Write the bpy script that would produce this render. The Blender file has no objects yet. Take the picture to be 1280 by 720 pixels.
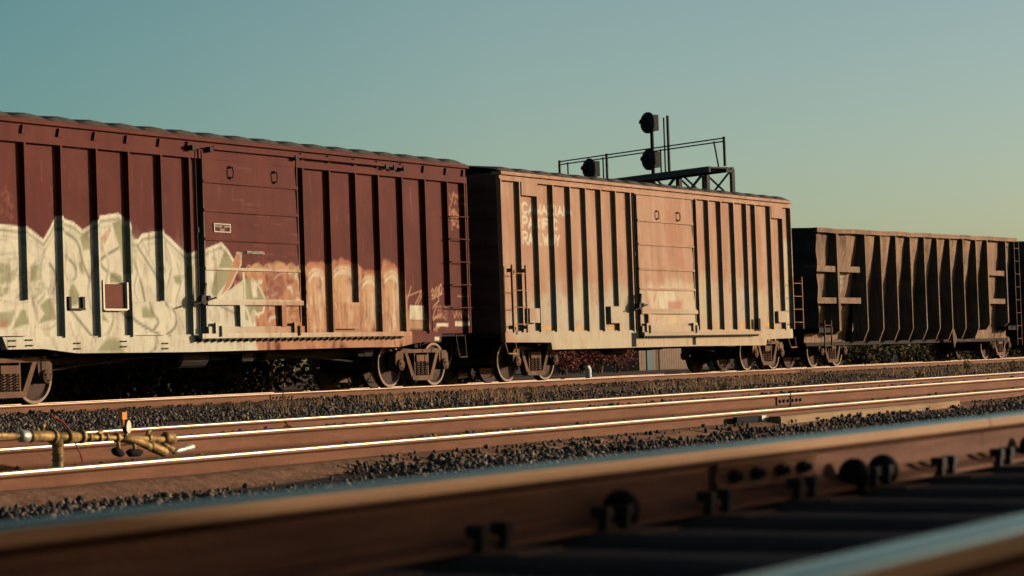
import bpy, math, random
import numpy as np
from mathutils import Vector, Matrix

random.seed(7)
RNG = np.random.default_rng(11)
SC = bpy.context.scene
COL = SC.collection
R = math.radians

# ------------------------------------------------------------------ camera
F = 3022.0                       # 85 mm on a 36 mm sensor, in 1280-wide pixels
ROLL, PITCH, HEAD = math.atan(0.034), R(1.78), R(29.69)
CAM = Vector((0.0, 0.0, 1.0))
_f0 = Vector((math.cos(HEAD), math.sin(HEAD), 0))
_r0 = Vector((math.sin(HEAD), -math.cos(HEAD), 0))
FW = _f0 * math.cos(PITCH) + Vector((0, 0, math.sin(PITCH)))
_up = -_f0 * math.sin(PITCH) + Vector((0, 0, math.cos(PITCH)))
RT = _r0 * math.cos(ROLL) - _up * math.sin(ROLL)
UP = _up * math.cos(ROLL) + _r0 * math.sin(ROLL)

def ray(px, py):
    return FW * F + RT * (px - 640.0) + UP * (360.0 - py)
def P(px, py, Y):
    """measured direction -> point on the vertical plane at distance Y from the camera"""
    d = ray(px, py); s = Y / d.y
    return CAM + d * s
def PX(px, py, Y): return P(px, py, Y).x
def PZ(px, py, Y): return P(px, py, Y).z

# ------------------------------------------------------------------ mesh helpers
class MB:
    def __init__(s): s.v = []; s.f = []; s.m = []
    def add(s, vs, fs, mi=0):
        b = len(s.v); s.v.extend([tuple(v) for v in vs])
        s.f.extend([tuple(b + i for i in f) for f in fs]); s.m.extend([mi] * len(fs))
    def box(s, x0, x1, y0, y1, z0, z1, mi=0):
        s.add([(x0,y0,z0),(x1,y0,z0),(x1,y1,z0),(x0,y1,z0),(x0,y0,z1),(x1,y0,z1),(x1,y1,z1),(x0,y1,z1)],
              [(0,3,2,1),(4,5,6,7),(0,1,5,4),(1,2,6,5),(2,3,7,6),(3,0,4,7)], mi)
    def prism(s, poly, y0, y1, mi=0):
        """polygon in x,z extruded along y"""
        n = len(poly); vs = [(x, y0, z) for x, z in poly] + [(x, y1, z) for x, z in poly]
        fs = [tuple(range(n)), tuple(range(2*n-1, n-1, -1))]
        for i in range(n):
            j = (i+1) % n; fs.append((i, i+n, j+n, j))
        s.add(vs, fs, mi)
    def bar(s, a, b, w, h, mi=0, up=(0,0,1)):
        """rectangular bar from a to b"""
        a = Vector(a); b = Vector(b); d = (b-a).normalized(); u = Vector(up)
        if abs(d.dot(u)) > .99: u = Vector((0,1,0))
        r = d.cross(u).normalized(); u = r.cross(d).normalized()
        vs = []
        for p in (a, b):
            for sx, sz in ((-1,-1),(1,-1),(1,1),(-1,1)): vs.append(p + r*(sx*w/2) + u*(sz*h/2))
        s.add(vs, [(0,1,2,3),(7,6,5,4),(0,4,5,1),(1,5,6,2),(2,6,7,3),(3,7,4,0)], mi)
    def tube(s, pts, r, n=8, mi=0, cap=True):
        pts = [Vector(p) for p in pts]; m = len(pts); vs = []
        rs = r if isinstance(r, (list, tuple)) else [r]*m
        prev = None
        for i, p in enumerate(pts):
            d = (pts[min(i+1, m-1)] - pts[max(i-1, 0)]).normalized()
            if prev is None:
                u = Vector((0,0,1)) if abs(d.z) < .9 else Vector((0,1,0))
                a = d.cross(u).normalized()
            else:
                a = (prev - d*prev.dot(d)).normalized()
            prev = a; c = d.cross(a)
            for k in range(n):
                t = 2*math.pi*k/n; vs.append(p + (a*math.cos(t) + c*math.sin(t))*rs[i])
        fs = [(i*n+k, i*n+(k+1) % n, (i+1)*n+(k+1) % n, (i+1)*n+k) for i in range(m-1) for k in range(n)]
        if cap: fs += [tuple(range(n-1, -1, -1)), tuple((m-1)*n+k for k in range(n))]
        s.add(vs, fs, mi)
    def lathe(s, prof, o, axis=(0,1,0), n=24, mi=0):
        """profile of (r, h) turned about axis through o"""
        o = Vector(o); ax = Vector(axis).normalized()
        u = Vector((0,0,1)) if abs(ax.z) < .9 else Vector((1,0,0))
        a = ax.cross(u).normalized(); c = ax.cross(a); vs = []
        for r, h in prof:
            for k in range(n):
                t = 2*math.pi*k/n; vs.append(o + ax*h + (a*math.cos(t)+c*math.sin(t))*max(r, 1e-4))
        m = len(prof)
        fs = [(i*n+k, i*n+(k+1) % n, (i+1)*n+(k+1) % n, (i+1)*n+k) for i in range(m-1) for k in range(n)]
        s.add(vs, fs, mi)
    def grid(s, fn, us, ws, mi=0):
        nu, nw = len(us), len(ws); vs = [fn(u, w) for u in us for w in ws]
        fs = [(i*nw+j, (i+1)*nw+j, (i+1)*nw+j+1, i*nw+j+1) for i in range(nu-1) for j in range(nw-1)]
        s.add(vs, fs, mi)
    def build(s, name, mats, parent=None, paint=None, smooth=False):
        off = Vector((0,0,0)); p = parent
        while p is not None: off = off + p.location; p = p.parent
        v = np.array(s.v, dtype=np.float64).reshape(-1, 3)
        me = bpy.data.meshes.new(name)
        me.from_pydata((v - np.array(off)).tolist(), [], s.f)
        if not isinstance(mats, (list, tuple)): mats = [mats]
        for m in mats: me.materials.append(m)
        if len(mats) > 1: me.polygons.foreach_set('material_index', s.m)
        if smooth: me.polygons.foreach_set('use_smooth', [True]*len(s.f))
        if paint is not None:
            at = me.color_attributes.new('paint', 'FLOAT_COLOR', 'POINT')
            at.data.foreach_set('color', paint.eval(v[:, 0], v[:, 2]).astype(np.float32).ravel())
        me.update()
        o = bpy.data.objects.new(name, me); COL.objects.link(o)
        if parent is not None: o.parent = parent
        return o

def numpy_mesh(name, verts, faces, mat, per_face_col=None, smooth=False):
    me = bpy.data.meshes.new(name)
    nv, nf, k = len(verts), len(faces), faces.shape[1]
    me.vertices.add(nv); me.loops.add(nf*k); me.polygons.add(nf)
    me.vertices.foreach_set('co', verts.astype(np.float32).ravel())
    me.loops.foreach_set('vertex_index', faces.astype(np.int32).ravel())
    me.polygons.foreach_set('loop_start', np.arange(0, nf*k, k, dtype=np.int32))
    me.polygons.foreach_set('loop_total', np.full(nf, k, dtype=np.int32))
    if smooth: me.polygons.foreach_set('use_smooth', np.ones(nf, dtype=bool))
    me.update(calc_edges=True); me.validate()
    if per_face_col is not None:
        at = me.attributes.new('tone', 'FLOAT', 'FACE'); at.data.foreach_set('value', per_face_col.astype(np.float32))
    me.materials.append(mat)
    o = bpy.data.objects.new(name, me); COL.objects.link(o)
    return o

def thing(name, label, cat, loc, group=None):
    o = bpy.data.objects.new(name, None); COL.objects.link(o); o.location = loc; o.empty_display_size = .2
    o['label'] = label; o['category'] = cat
    if group: o['group'] = group
    return o
def tag(o, label, cat=None, group=None, kind=None):
    if label: o['label'] = label
    if cat: o['category'] = cat
    if group: o['group'] = group
    if kind: o['kind'] = kind
    return o

# ------------------------------------------------------------------ value noise and paint
_T = RNG.random((256, 256))
def vnoise(x, z):
    x = np.asarray(x, dtype=np.float64); z = np.asarray(z, dtype=np.float64)
    xi = np.floor(x).astype(int); zi = np.floor(z).astype(int); fx = x-xi; fz = z-zi
    fx = fx*fx*(3-2*fx); fz = fz*fz*(3-2*fz)
    g = lambda a, b: _T[a % 256, b % 256]
    return (g(xi,zi)*(1-fx)+g(xi+1,zi)*fx)*(1-fz)+(g(xi,zi+1)*(1-fx)+g(xi+1,zi+1)*fx)*fz
def fbm(x, z, o=3):
    s = 0; a = .5; t = 0
    for i in range(o):
        s = s + a*vnoise(x*2**i+17.3*i, z*2**i+5.1*i); t += a; a *= .5
    return s/t

class Paint:
    def __init__(s, Y): s.L = []; s.Y = Y
    def pts(s, pp): return [(p.x, p.z) for p in (P(a, b, s.Y) for a, b in pp)]
    def poly(s, pp, col, a=1.0, soft=.02, wear=0.0, wob=0.0):
        s.L.append(('p', s.pts(pp), col, a, soft, wear, wob))
    def line(s, pp, col, w=.03, a=1.0, soft=.012, wear=0.0, curve=False):
        if curve and len(pp) > 2:
            q = [pp[0]]+list(pp)+[pp[-1]]; out = []
            for i in range(1, len(q)-2):
                for k in range(5):
                    t = k/5; out.append(tuple(.5*(2*q[i][j]+(q[i+1][j]-q[i-1][j])*t+(2*q[i-1][j]-5*q[i][j]+4*q[i+1][j]-q[i+2][j])*t*t+(3*q[i][j]-q[i-1][j]-3*q[i+1][j]+q[i+2][j])*t**3) for j in (0, 1)))
            pp = out+[pp[-1]]
        s.L.append(('l', s.pts(pp), col, a, soft, wear, w))
    def mline(s, pts, col, w=.03, a=1.0, soft=.012, wear=0.0):
        s.L.append(('l', pts, col, a, soft, wear, w))
    def eval(s, X, Z):
        n = len(X); rgb = np.zeros((n, 3)); al = np.zeros(n)
        for kind, pts, col, a, soft, wear, w in s.L:
            q = np.array(pts); pad = soft + (w if kind == 'l' else 3*w) + .02
            idx = np.where((X > q[:,0].min()-pad) & (X < q[:,0].max()+pad) & (Z > q[:,1].min()-pad) & (Z < q[:,1].max()+pad))[0]
            if len(idx) == 0: continue
            x = X[idx].copy(); z = Z[idx].copy()
            if kind == 'p' and w > 0:
                x0, z0 = x.copy(), z.copy()
                x += (fbm(x0*3+3, z0*3)-.5)*2*w; z += (fbm(x0*3+40, z0*3+9)-.5)*2*w
            d = np.full(len(idx), 1e9); ins = np.zeros(len(idx), bool); m = len(q)
            for i in range(m if kind == 'p' else m-1):
                ax, az = q[i]; bx, bz = q[(i+1) % m]
                ex, ez = bx-ax, bz-az; L2 = ex*ex+ez*ez+1e-12
                t = np.clip(((x-ax)*ex+(z-az)*ez)/L2, 0, 1)
                d = np.minimum(d, np.hypot(x-ax-t*ex, z-az-t*ez))
                if kind == 'p':
                    c = (az > z) != (bz > z)
                    if c.any():
                        ins ^= c & (x < ex*(z-az)/(ez if abs(ez) > 1e-9 else 1e-9)+ax)
            if kind == 'p': mk = np.clip(.5 + np.where(ins, d, -d)/(2*soft), 0, 1)
            else: mk = np.clip((w/2 + soft - d)/(2*soft), 0, 1)
            if wear > 0: mk = mk*np.clip((fbm(x*5+11, z*2.2+3)-wear*.75)/.22+.25, 0, 1)
            mk = mk*a
            c = np.array(col)
            na = mk + al[idx]*(1-mk)
            rgb[idx] = (c[None]*mk[:,None] + rgb[idx]*(al[idx]*(1-mk))[:,None])/np.maximum(na, 1e-6)[:,None]
            al[idx] = na
        return np.concatenate([rgb, al[:,None]], 1)

# ------------------------------------------------------------------ materials
def nt(m):
    m.use_nodes = True; t = m.node_tree; b = t.nodes['Principled BSDF']; return t, b
def noise(t, scale, detail=4, vec=None, rough=.6, stretch=None):
    if vec is None:
        c = t.nodes.new('ShaderNodeTexCoord'); vec = c.outputs['Object']
    if stretch:
        mp = t.nodes.new('ShaderNodeMapping'); mp.inputs['Scale'].default_value = stretch
        t.links.new(vec, mp.inputs['Vector']); vec = mp.outputs[0]
    n = t.nodes.new('ShaderNodeTexNoise'); n.inputs['Scale'].default_value = scale; n.inputs['Detail'].default_value = detail
    n.inputs['Roughness'].default_value = rough
    t.links.new(vec, n.inputs['Vector']); return n.outputs['Fac']
def ramp(t, fac, stops):
    r = t.nodes.new('ShaderNodeValToRGB'); e = r.color_ramp.elements
    while len(e) < len(stops): e.new(.5)
    for k, (p, c) in enumerate(stops):
        e[k].position = p; e[k].color = (c, c, c, 1) if not isinstance(c, tuple) else (*c, 1)
    t.links.new(fac, r.inputs['Fac']); return r.outputs['Color']
def mix(t, fac, a, b, mode='MIX'):
    m = t.nodes.new('ShaderNodeMix'); m.data_type = 'RGBA'; m.blend_type = mode
    for i, v in ((0, fac), (6, a), (7, b)):
        if isinstance(v, (int, float)): m.inputs[i].default_value = v
        elif isinstance(v, tuple): m.inputs[i].default_value = (*v, 1)
        else: t.links.new(v, m.inputs[i])
    return m.outputs[2]
def math_(t, op, a, b):
    m = t.nodes.new('ShaderNodeMath'); m.operation = op
    for i, v in ((0, a), (1, b)):
        if isinstance(v, (int, float)): m.inputs[i].default_value = v
        else: t.links.new(v, m.inputs[i])
    return m.outputs[0]
def bump(t, b, h, strength, dist=.02):
    n = t.nodes.new('ShaderNodeBump'); n.inputs['Strength'].default_value = strength; n.inputs['Distance'].default_value = dist
    t.links.new(h, n.inputs['Height']); t.links.new(n.outputs[0], b.inputs['Normal'])

def weathered(name, c1, c2, c3, rough=.65, streak=(.35,.35,.05), paint=False, fine=9.0, metal=0.0, bs=.25):
    """c1 base, c2 streaked second tone, c3 rust/grime spots; paint: takes the 'paint' attribute on top"""
    m = bpy.data.materials.new(name); t, b = nt(m)
    s = noise(t, 9, 5, stretch=streak); k = ramp(t, s, [(.36, 0.0), (.66, 1.0)])
    col = mix(t, k, c1, c2)
    big = noise(t, .9, 5); kb = ramp(t, big, [(.48, 0.0), (.72, .75)])
    col = mix(t, kb, col, c3)
    if paint:
        at = t.nodes.new('ShaderNodeAttribute'); at.attribute_name = 'paint'
        w = ramp(t, noise(t, 5, 6, stretch=(1,1,.35)), [(.28, .55), (.5, 1.0)])
        pc = mix(t, .32, at.outputs['Color'], mix(t, s, (.75,.7,.62), (1.15,1.12,1.05)), 'MULTIPLY')
        col = mix(t, math_(t, 'MULTIPLY', at.outputs['Alpha'], w), col, pc)
    f = noise(t, fine*4, 6, rough=.7); kf = ramp(t, f, [(.60, 0.0), (.72, .6)])
    col = mix(t, kf, col, c3)
    t.links.new(col, b.inputs['Base Color']); b.inputs['Metallic'].default_value = metal
    rr = math_(t, 'ADD', math_(t, 'MULTIPLY', f, .25), rough-.12); t.links.new(rr, b.inputs['Roughness'])
    b.inputs['Specular IOR Level'].default_value = .08
    bump(t, b, f, bs, .01)
    return m
def simple(name, c, rough=.6, metal=0.0, var=.35, scale=12, bs=.2):
    m = bpy.data.materials.new(name); t, b = nt(m)
    n = noise(t, scale, 5)
    col = mix(t, ramp(t, n, [(.3, 0.0), (.7, 1.0)]), tuple(x*(1-var) for x in c), tuple(min(1, x*(1+var)) for x in c))
    t.links.new(col, b.inputs['Base Color']); b.inputs['Roughness'].default_value = rough; b.inputs['Metallic'].default_value = metal
    b.inputs['Specular IOR Level'].default_value = .15
    bump(t, b, n, bs, .01)
    return m

M = {}
M['car_brown'] = weathered('car_brown', (.112,.0225,.0165), (.084,.0175,.0135), (.138,.036,.024), paint=True)
M['car_tan'] = weathered('car_tan', (.48,.295,.20), (.35,.195,.12), (.36,.165,.10), paint=True)
M['car_black'] = weathered('car_black', (.32,.20,.13), (.17,.105,.07), (.085,.058,.044), rough=.75, streak=(1.4,1.4,.18), paint=True, bs=.6)
M['end_brown'] = weathered('end_brown', (.17,.075,.065), (.12,.058,.05), (.09,.055,.048))
M['end_black'] = weathered('end_black', (.06,.055,.055), (.045,.043,.043), (.09,.07,.06))
M['roof'] = simple('roof_sheet', (.10,.085,.075), .7)
M['under'] = simple('underframe_grime', (.030,.024,.022), .85)
M['truck'] = weathered('truck_rust', (.21,.12,.077), (.13,.075,.05), (.075,.048,.036), rough=.8, bs=.4)
M['wheel'] = simple('wheel_rust', (.075,.045,.036), .8)
M['rim'] = simple('wheel_rim', (.33,.23,.165), .7, 0, .2)
M['spring'] = simple('spring_steel', (.14,.08,.055), .7)
M['steel_dark'] = simple('dark_hardware', (.035,.028,.026), .7)
M['hardware_tan'] = weathered('hardware_tan', (.42,.22,.12), (.34,.17,.09), (.25,.11,.06))
M['hardware_brown'] = weathered('hardware_brown', (.16,.045,.03), (.12,.04,.028), (.08,.03,.022))
M['white_paint'] = simple('white_stencil', (.62,.52,.42), .7, 0, .12)
M['cream'] = simple('cream_plate', (.70,.64,.50), .6, 0, .08)
M['signal_black'] = simple('signal_black', (.018,.021,.022), .6)
M['galv'] = simple('galvanised_steel', (.05,.056,.056), .6, .2)
M['tie'] = weathered('creosoted_timber', (.13,.10,.088), (.08,.066,.062), (.19,.145,.12), rough=.9, streak=(1,.1,1), bs=.8)
M['brass'] = simple('brass_pipe', (.30,.19,.075), .6, .4, .85, 14)
M['silver'] = simple('plated_handle', (.62,.58,.48), .4, .5)
M['dial'] = simple('gauge_dial', (.68,.64,.54), .5, 0, .05)
M['orange'] = simple('orange_cap', (.75,.25,.05), .55, 0, .1)
M['red_wire'] = simple('red_cable', (.28,.03,.02), .5, 0, .1)
M['rubber'] = simple('black_rubber', (.009,.009,.010), .85)
M['plank'] = weathered('weathered_plank', (.42,.29,.17), (.33,.21,.12), (.24,.14,.08), rough=.85, streak=(.1,2,2), bs=.6)
M['grey_wall'] = simple('grey_cladding', (.17,.18,.19), .8, 0, .12, 3)
M['tan_wall'] = simple('tan_render', (.22,.15,.11), .85, 0, .12, 3)
M['teal_door'] = simple('teal_door', (.05,.10,.115), .6, 0, .1)
M['white_pipe'] = simple('white_pipe', (.8,.78,.7), .5, 0, .06)

def rail_mats(name, webc, webd, topc, rough, edge):
    m = weathered(name+'_web', webc, webd, tuple(x*.6 for x in webc), rough=.72, streak=(.25,3,3), bs=.45)
    p = bpy.data.materials.new(name+'_head'); t, b = nt(p)
    s = noise(t, 14, 5, stretch=(.06,2,2))
    t.links.new(mix(t, s, tuple(x*.75 for x in topc), tuple(min(1, x*1.15) for x in topc)), b.inputs['Base Color'])
    b.inputs['Metallic'].default_value = 1.0
    t.links.new(math_(t, 'ADD', math_(t, 'MULTIPLY', s, .22), rough-.1), b.inputs['Roughness'])
    bump(t, b, s, .15, .004)
    e = weathered(name+'_head_side', edge, tuple(x*.8 for x in edge), tuple(x*.55 for x in edge), rough=.55, streak=(.1,3,3), bs=.3)
    return [m, p, e]
RAIL = rail_mats('rail', (.225,.098,.054), (.17,.072,.04), (.58,.47,.34), .31, (.27,.13,.075))
RAIL_FAR = rail_mats('far_rail', (.22,.105,.06), (.17,.075,.042), (.34,.25,.18), .45, (.24,.12,.07))
RAIL_NEAR = rail_mats('near_rail', (.20,.088,.05), (.12,.052,.033), (.27,.41,.36), .26, (.40,.205,.095))

def ground_mat():
    m = bpy.data.materials.new('yard_ground'); t, b = nt(m)
    da = t.nodes.new('ShaderNodeAttribute'); da.attribute_name = 'tone'
    n2 = noise(t, 9, 6, rough=.75); v = t.nodes.new('ShaderNodeTexVoronoi'); v.inputs['Scale'].default_value = 22
    c = t.nodes.new('ShaderNodeTexCoord'); t.links.new(c.outputs['Object'], v.inputs['Vector'])
    dirt = mix(t, ramp(t, n2, [(.35, 0.0), (.65, 1.0)]), (.16,.085,.054), (.36,.19,.115)); st = mix(t, n2, (.03,.027,.026), (.13,.10,.08))
    t.links.new(mix(t, da.outputs['Fac'], st, dirt), b.inputs['Base Color'])
    b.inputs['Roughness'].default_value = .95; b.inputs['Specular IOR Level'].default_value = .15
    bump(t, b, n2, .7, .03); return m
M['ground'] = ground_mat()
def tone_mat(name, stops, rough=.9, transl=0.0):
    m = bpy.data.materials.new(name); t, b = nt(m)
    a = t.nodes.new('ShaderNodeAttribute'); a.attribute_name = 'tone'
    t.links.new(ramp(t, a.outputs['Fac'], stops), b.inputs['Base Color'])
    b.inputs['Roughness'].default_value = rough; b.inputs['Specular IOR Level'].default_value = .2
    return m
M['stone'] = tone_mat('ballast_stone', [(0, (.035,.028,.027)), (.4, (.105,.086,.075)), (.7, (.185,.135,.102)), (.9, (.31,.24,.18)), (1, (.46,.38,.30))])
M['straw'] = tone_mat('dry_grass', [(0, (.08,.04,.02)), (.5, (.18,.095,.04)), (1, (.33,.20,.08))])
M['leaf_olive'] = tone_mat('olive_leaf', [(0, (.030,.024,.012)), (.5, (.085,.062,.022)), (1, (.17,.12,.04))])
M['leaf_red'] = tone_mat('red_leaf', [(0, (.10,.03,.025)), (.5, (.28,.07,.055)), (1, (.42,.15,.09))])
M['leaf_gold'] = tone_mat('golden_leaf', [(0, (.14,.06,.03)), (.5, (.36,.17,.06)), (1, (.5,.27,.1))])
M['weed'] = tone_mat('weed_leaf', [(0, (.07,.06,.018)), (.5, (.16,.12,.03)), (1, (.27,.20,.06))])

# ------------------------------------------------------------------ key levels
ZR = PZ(640, 477.0, 27.1)         # rail top of the train's track
YR = 27.1; YC = 27.855            # near rail, centre line
YP = 26.32; YS = 26.22            # wall sheet, rib faces
PXM = lambda px, py: PX(px, py, YP)

# ------------------------------------------------------------------ terrain
def gz(x, y):
    xs = [-4000, -6, 0, 2.9, 3.4, 6.2, 9.6, 10.1, 10.26, 10.5, 12.3, 13.8, 15.6, 17.8, 19, 25.6, 26.6, 29.4, 31, 4000]
    zs = [.45, .50, .555, .56, .52, .24, .225, .205, .292, .300, .325, .345, .30, .29, .345, .372, .425, .425, .33, .33]
    z = np.interp(y, xs, zs)
    z = z + (fbm(np.asarray(x)*.45+7, np.asarray(y)*.8+3)-.5)*np.interp(y, [0, 3, 4, 9.5, 10.2, 12.2, 13, 15.5, 16, 17.6, 19, 25, 26.5, 29, 34], [.015, .015, .06, .12, .04, .04, .10, .10, .03, .03, .08, .08, .03, .03, .10])
    return z
def build_ground():
    xs = np.concatenate([[-3000,-800,-200,-60,-25], np.arange(-12, 60, .16), np.arange(60, 130, .5), [150,200,300,600,1200,3000]])
    ys = np.concatenate([[-1500,-300,-80,-30], np.arange(-12, 0, 1.0), np.arange(0, 20, .12), np.arange(20, 31, .2), np.arange(31, 70, 1.5), [80,110,160,300,700,1500,3500]])
    X, Y = np.meshgrid(xs, ys, indexing='ij'); Z = gz(X, Y)
    v = np.stack([X, Y, Z], -1).reshape(-1, 3); n, m = X.shape
    i, j = np.meshgrid(np.arange(n-1), np.arange(m-1), indexing='ij')
    f = np.stack([i*m+j, (i+1)*m+j, (i+1)*m+j+1, i*m+j+1], -1).reshape(-1, 4)
    fc = v[f].mean(1); fx, fy = fc[:,0], fc[:,1]
    dirt = np.clip((fbm(fx*.3+5, fy*.5+2)-.40)/.2, 0, 1)*.8
    dirt = np.maximum(dirt, ((fy > 9.9) & (fy < 10.6)).astype(float)); dirt = np.maximum(dirt, np.where((fy > 17.7) & (fy < 26.8), np.clip((fx-34)/12, 0, 1)*np.clip((fbm(fx*.5+2, fy*.9)-.22)/.2, 0, 1), 0))
    o = numpy_mesh('ground', v, f, M['ground'], dirt, smooth=True)
    tag(o, 'brown dirt and dark gravel ground of the rail yard', kind='structure')
build_ground()

ICO_V, ICO_F = None, None
def ico():
    p = (1+5**.5)/2
    v = np.array([(-1,p,0),(1,p,0),(-1,-p,0),(1,-p,0),(0,-1,p),(0,1,p),(0,-1,-p),(0,1,-p),(p,0,-1),(p,0,1),(-p,0,-1),(-p,0,1)], float)
    v /= np.linalg.norm(v[0])
    f = np.array([(0,11,5),(0,5,1),(0,1,7),(0,7,10),(0,10,11),(1,5,9),(5,11,4),(11,10,2),(10,7,6),(7,1,8),(3,9,4),(3,4,2),(3,2,6),(3,6,8),(3,8,9),(4,9,5),(2,4,11),(6,2,10),(8,6,7),(9,8,1)])
    return v, f
ICO_V, ICO_F = ico()
OCT_V = np.array([(1,0,0),(-1,0,0),(0,1,0),(0,-1,0),(0,0,1),(0,0,-1)], float)
OCT_F = np.array([(0,2,4),(2,1,4),(1,3,4),(3,0,4),(2,0,5),(1,2,5),(3,1,5),(0,3,5)])
def stones(zones):
    VV, FF, TT = [], [], []; base = 0
    for (y0, y1, x0, x1, dens, s0, s1, hi, lift) in zones:
        n = int((y1-y0)*(x1-x0)*dens)
        y = RNG.uniform(y0, y1, n); x = RNG.uniform(x0, x1, n)
        keep = np.ones(n, bool)
        cl = fbm(x*.35+31, y*.5+8)
        keep &= RNG.random(n) < np.clip((cl-.36)/.16, .10, 1)
        x, y = x[keep], y[keep]; n = len(x)
        V, Fc = (ICO_V, ICO_F) if hi else (OCT_V, OCT_F)
        s = RNG.uniform(s0, s1, n)*RNG.choice([.45, .7, 1, 1.0, 1.45], n)
        A = RNG.normal(size=(n, 3, 3)); Q, _ = np.linalg.qr(A)
        sc = RNG.uniform(.6, 1.15, (n, 3))*s[:, None]
        loc = V[None]*(1+RNG.uniform(-.28, .28, (n, len(V), 1)))*sc[:, None, :]
        w = np.einsum('nij,nkj->nki', Q, loc)
        w[..., 0] += x[:, None]; w[..., 1] += y[:, None]; w[..., 2] += (gz(x, y)+s*.35+RNG.random(n)*lift)[:, None]
        VV.append(w.reshape(-1, 3)); FF.append((Fc[None]+(np.arange(n)*len(V))[:, None, None]+base).reshape(-1, 3))
        TT.append(np.repeat(RNG.beta(1.5, 2.0, n), len(Fc))); base += n*len(V)
    o = numpy_mesh('ballast', np.concatenate(VV), np.concatenate(FF), M['stone'], np.concatenate(TT))
    tag(o, 'dark grey crushed stone ballast between the rails', kind='stuff')
stones([(.1, 2.9, -1, 11, 800, .008, .018, True, .0), (3.0, 6.5, 1, 24, 90, .022, .036, True, .02),
        (6.5, 9.3, 6, 32, 480, .011, .027, True, .02), (9.3, 10.05, 6, 15, 120, .010, .022, True, .0), (9.3, 10.2, 15, 36, 420, .011, .026, True, .03), (10.2, 10.38, 16, 36, 160, .010, .020, True, .0), (10.65, 11.9, 9, 44, 150, .018, .030, True, .0),
        (12.15, 15.9, 11, 55, 190, .018, .034, True, .04), (16.15, 17.4, 14, 60, 80, .02, .035, False, .02),
        (17.6, 26.9, 18, 44, 110, .018, .036, False, .02), (17.6, 26.9, 44, 98, 30, .018, .036, False, .01), (27.2, 30, 27, 98, 40, .03, .05, False, .0)])

# ------------------------------------------------------------------ tracks
def rail_profile():
    return [(-.076,0),(.076,0),(.076,.011),(.03,.024),(.010,.040),(.0085,.085),(.010,.128),(.033,.141),(.0385,.147),(.0370,.163),(.0352,.170),(.0318,.1755),(.026,.1788),(.012,.180),
            (-.012,.180),(-.026,.1788),(-.0318,.1755),(-.0352,.170),(-.0370,.163),(-.0385,.147),(-.033,.141),(-.010,.128),(-.0085,.085),(-.010,.040),(-.03,.024),(-.076,.011)]
def rail_mesh(x0, x1, y, ztop, step=4.0, zpol=.162, hgt=.18):
    b = MB(); pr = rail_profile(); n = len(pr); xs = list(np.arange(x0, x1, step))+[x1]
    for i, x in enumerate(xs):
        for (u, w) in pr: b.v.append((x, y+u, ztop-.18+(w if w > .1 else w+(.18-hgt)*(1-max(0, w-.04)/.06))))
    for i in range(len(xs)-1):
        for k in range(n):
            j = (k+1) % n
            b.f.append((i*n+k, (i+1)*n+k, (i+1)*n+j, i*n+j)); b.m.append(1 if min(pr[k][1], pr[j][1]) >= zpol else 2 if min(pr[k][1], pr[j][1]) >= .1465 and max(pr[k][1], pr[j][1]) > .15 else 0)
    b.f.append(tuple(range(n))); b.m.append(0); b.f.append(tuple((len(xs)-1)*n+k for k in range(n-1, -1, -1))); b.m.append(0)
    return b
TIE_ME = {}
def ties(root, xs, yc, ztop, half=1.3):
    first = None; r = random.Random(5)
    for x in xs:
        if first is None:
            b = MB(); w, h = .115, .18
            us = np.linspace(-half, half, 14)
            for s, (z, sx) in enumerate(((0, 1),)):
                pass
            vs = []
            for u in us:
                for (a, c) in ((-w,-h),(w,-h),(w,-.012),(w-.012,0),(-w+.012,0),(-w,-.012)):
                    vs.append((a+(r.random()-.5)*.008, u, c+(r.random()-.5)*.006))
            fs = [(i*6+k, (i+1)*6+k, (i+1)*6+(k+1) % 6, i*6+(k+1) % 6) for i in range(len(us)-1) for k in range(6)]
            fs += [(0,1,2,3,4,5), tuple(range((len(us)-1)*6+5, (len(us)-1)*6-1, -1))]
            b.add(vs, fs); b.v = [tuple(Vector(v)+root.location) for v in b.v]
            first = b.build('tie', M['tie'], root); o = first
        else:
            o = first.copy(); COL.objects.link(o); o.parent = root
        o.location = Vector((x, yc, ztop)) - root.location
        o.rotation_euler = (0, (r.random()-.5)*.03, (r.random()-.5)*.03)

def track(label, rails, x0, x1, mats, tie_xs=None, tz=None, zpol=.1625, hgt=.18):
    yc = sum(y for y, z in rails)/len(rails)
    t = thing('railway_track', label, 'railway track', (x0, yc, rails[0][1]-.18), 'railway tracks side by side')
    for y, z in rails: rail_mesh(x0, x1, y, z, 4.0, zpol, hgt).build('rail', mats, t)
    if tie_xs is not None: ties(t, tie_xs, yc, tz if tz is not None else rails[0][1]-.192)
    return t
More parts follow.
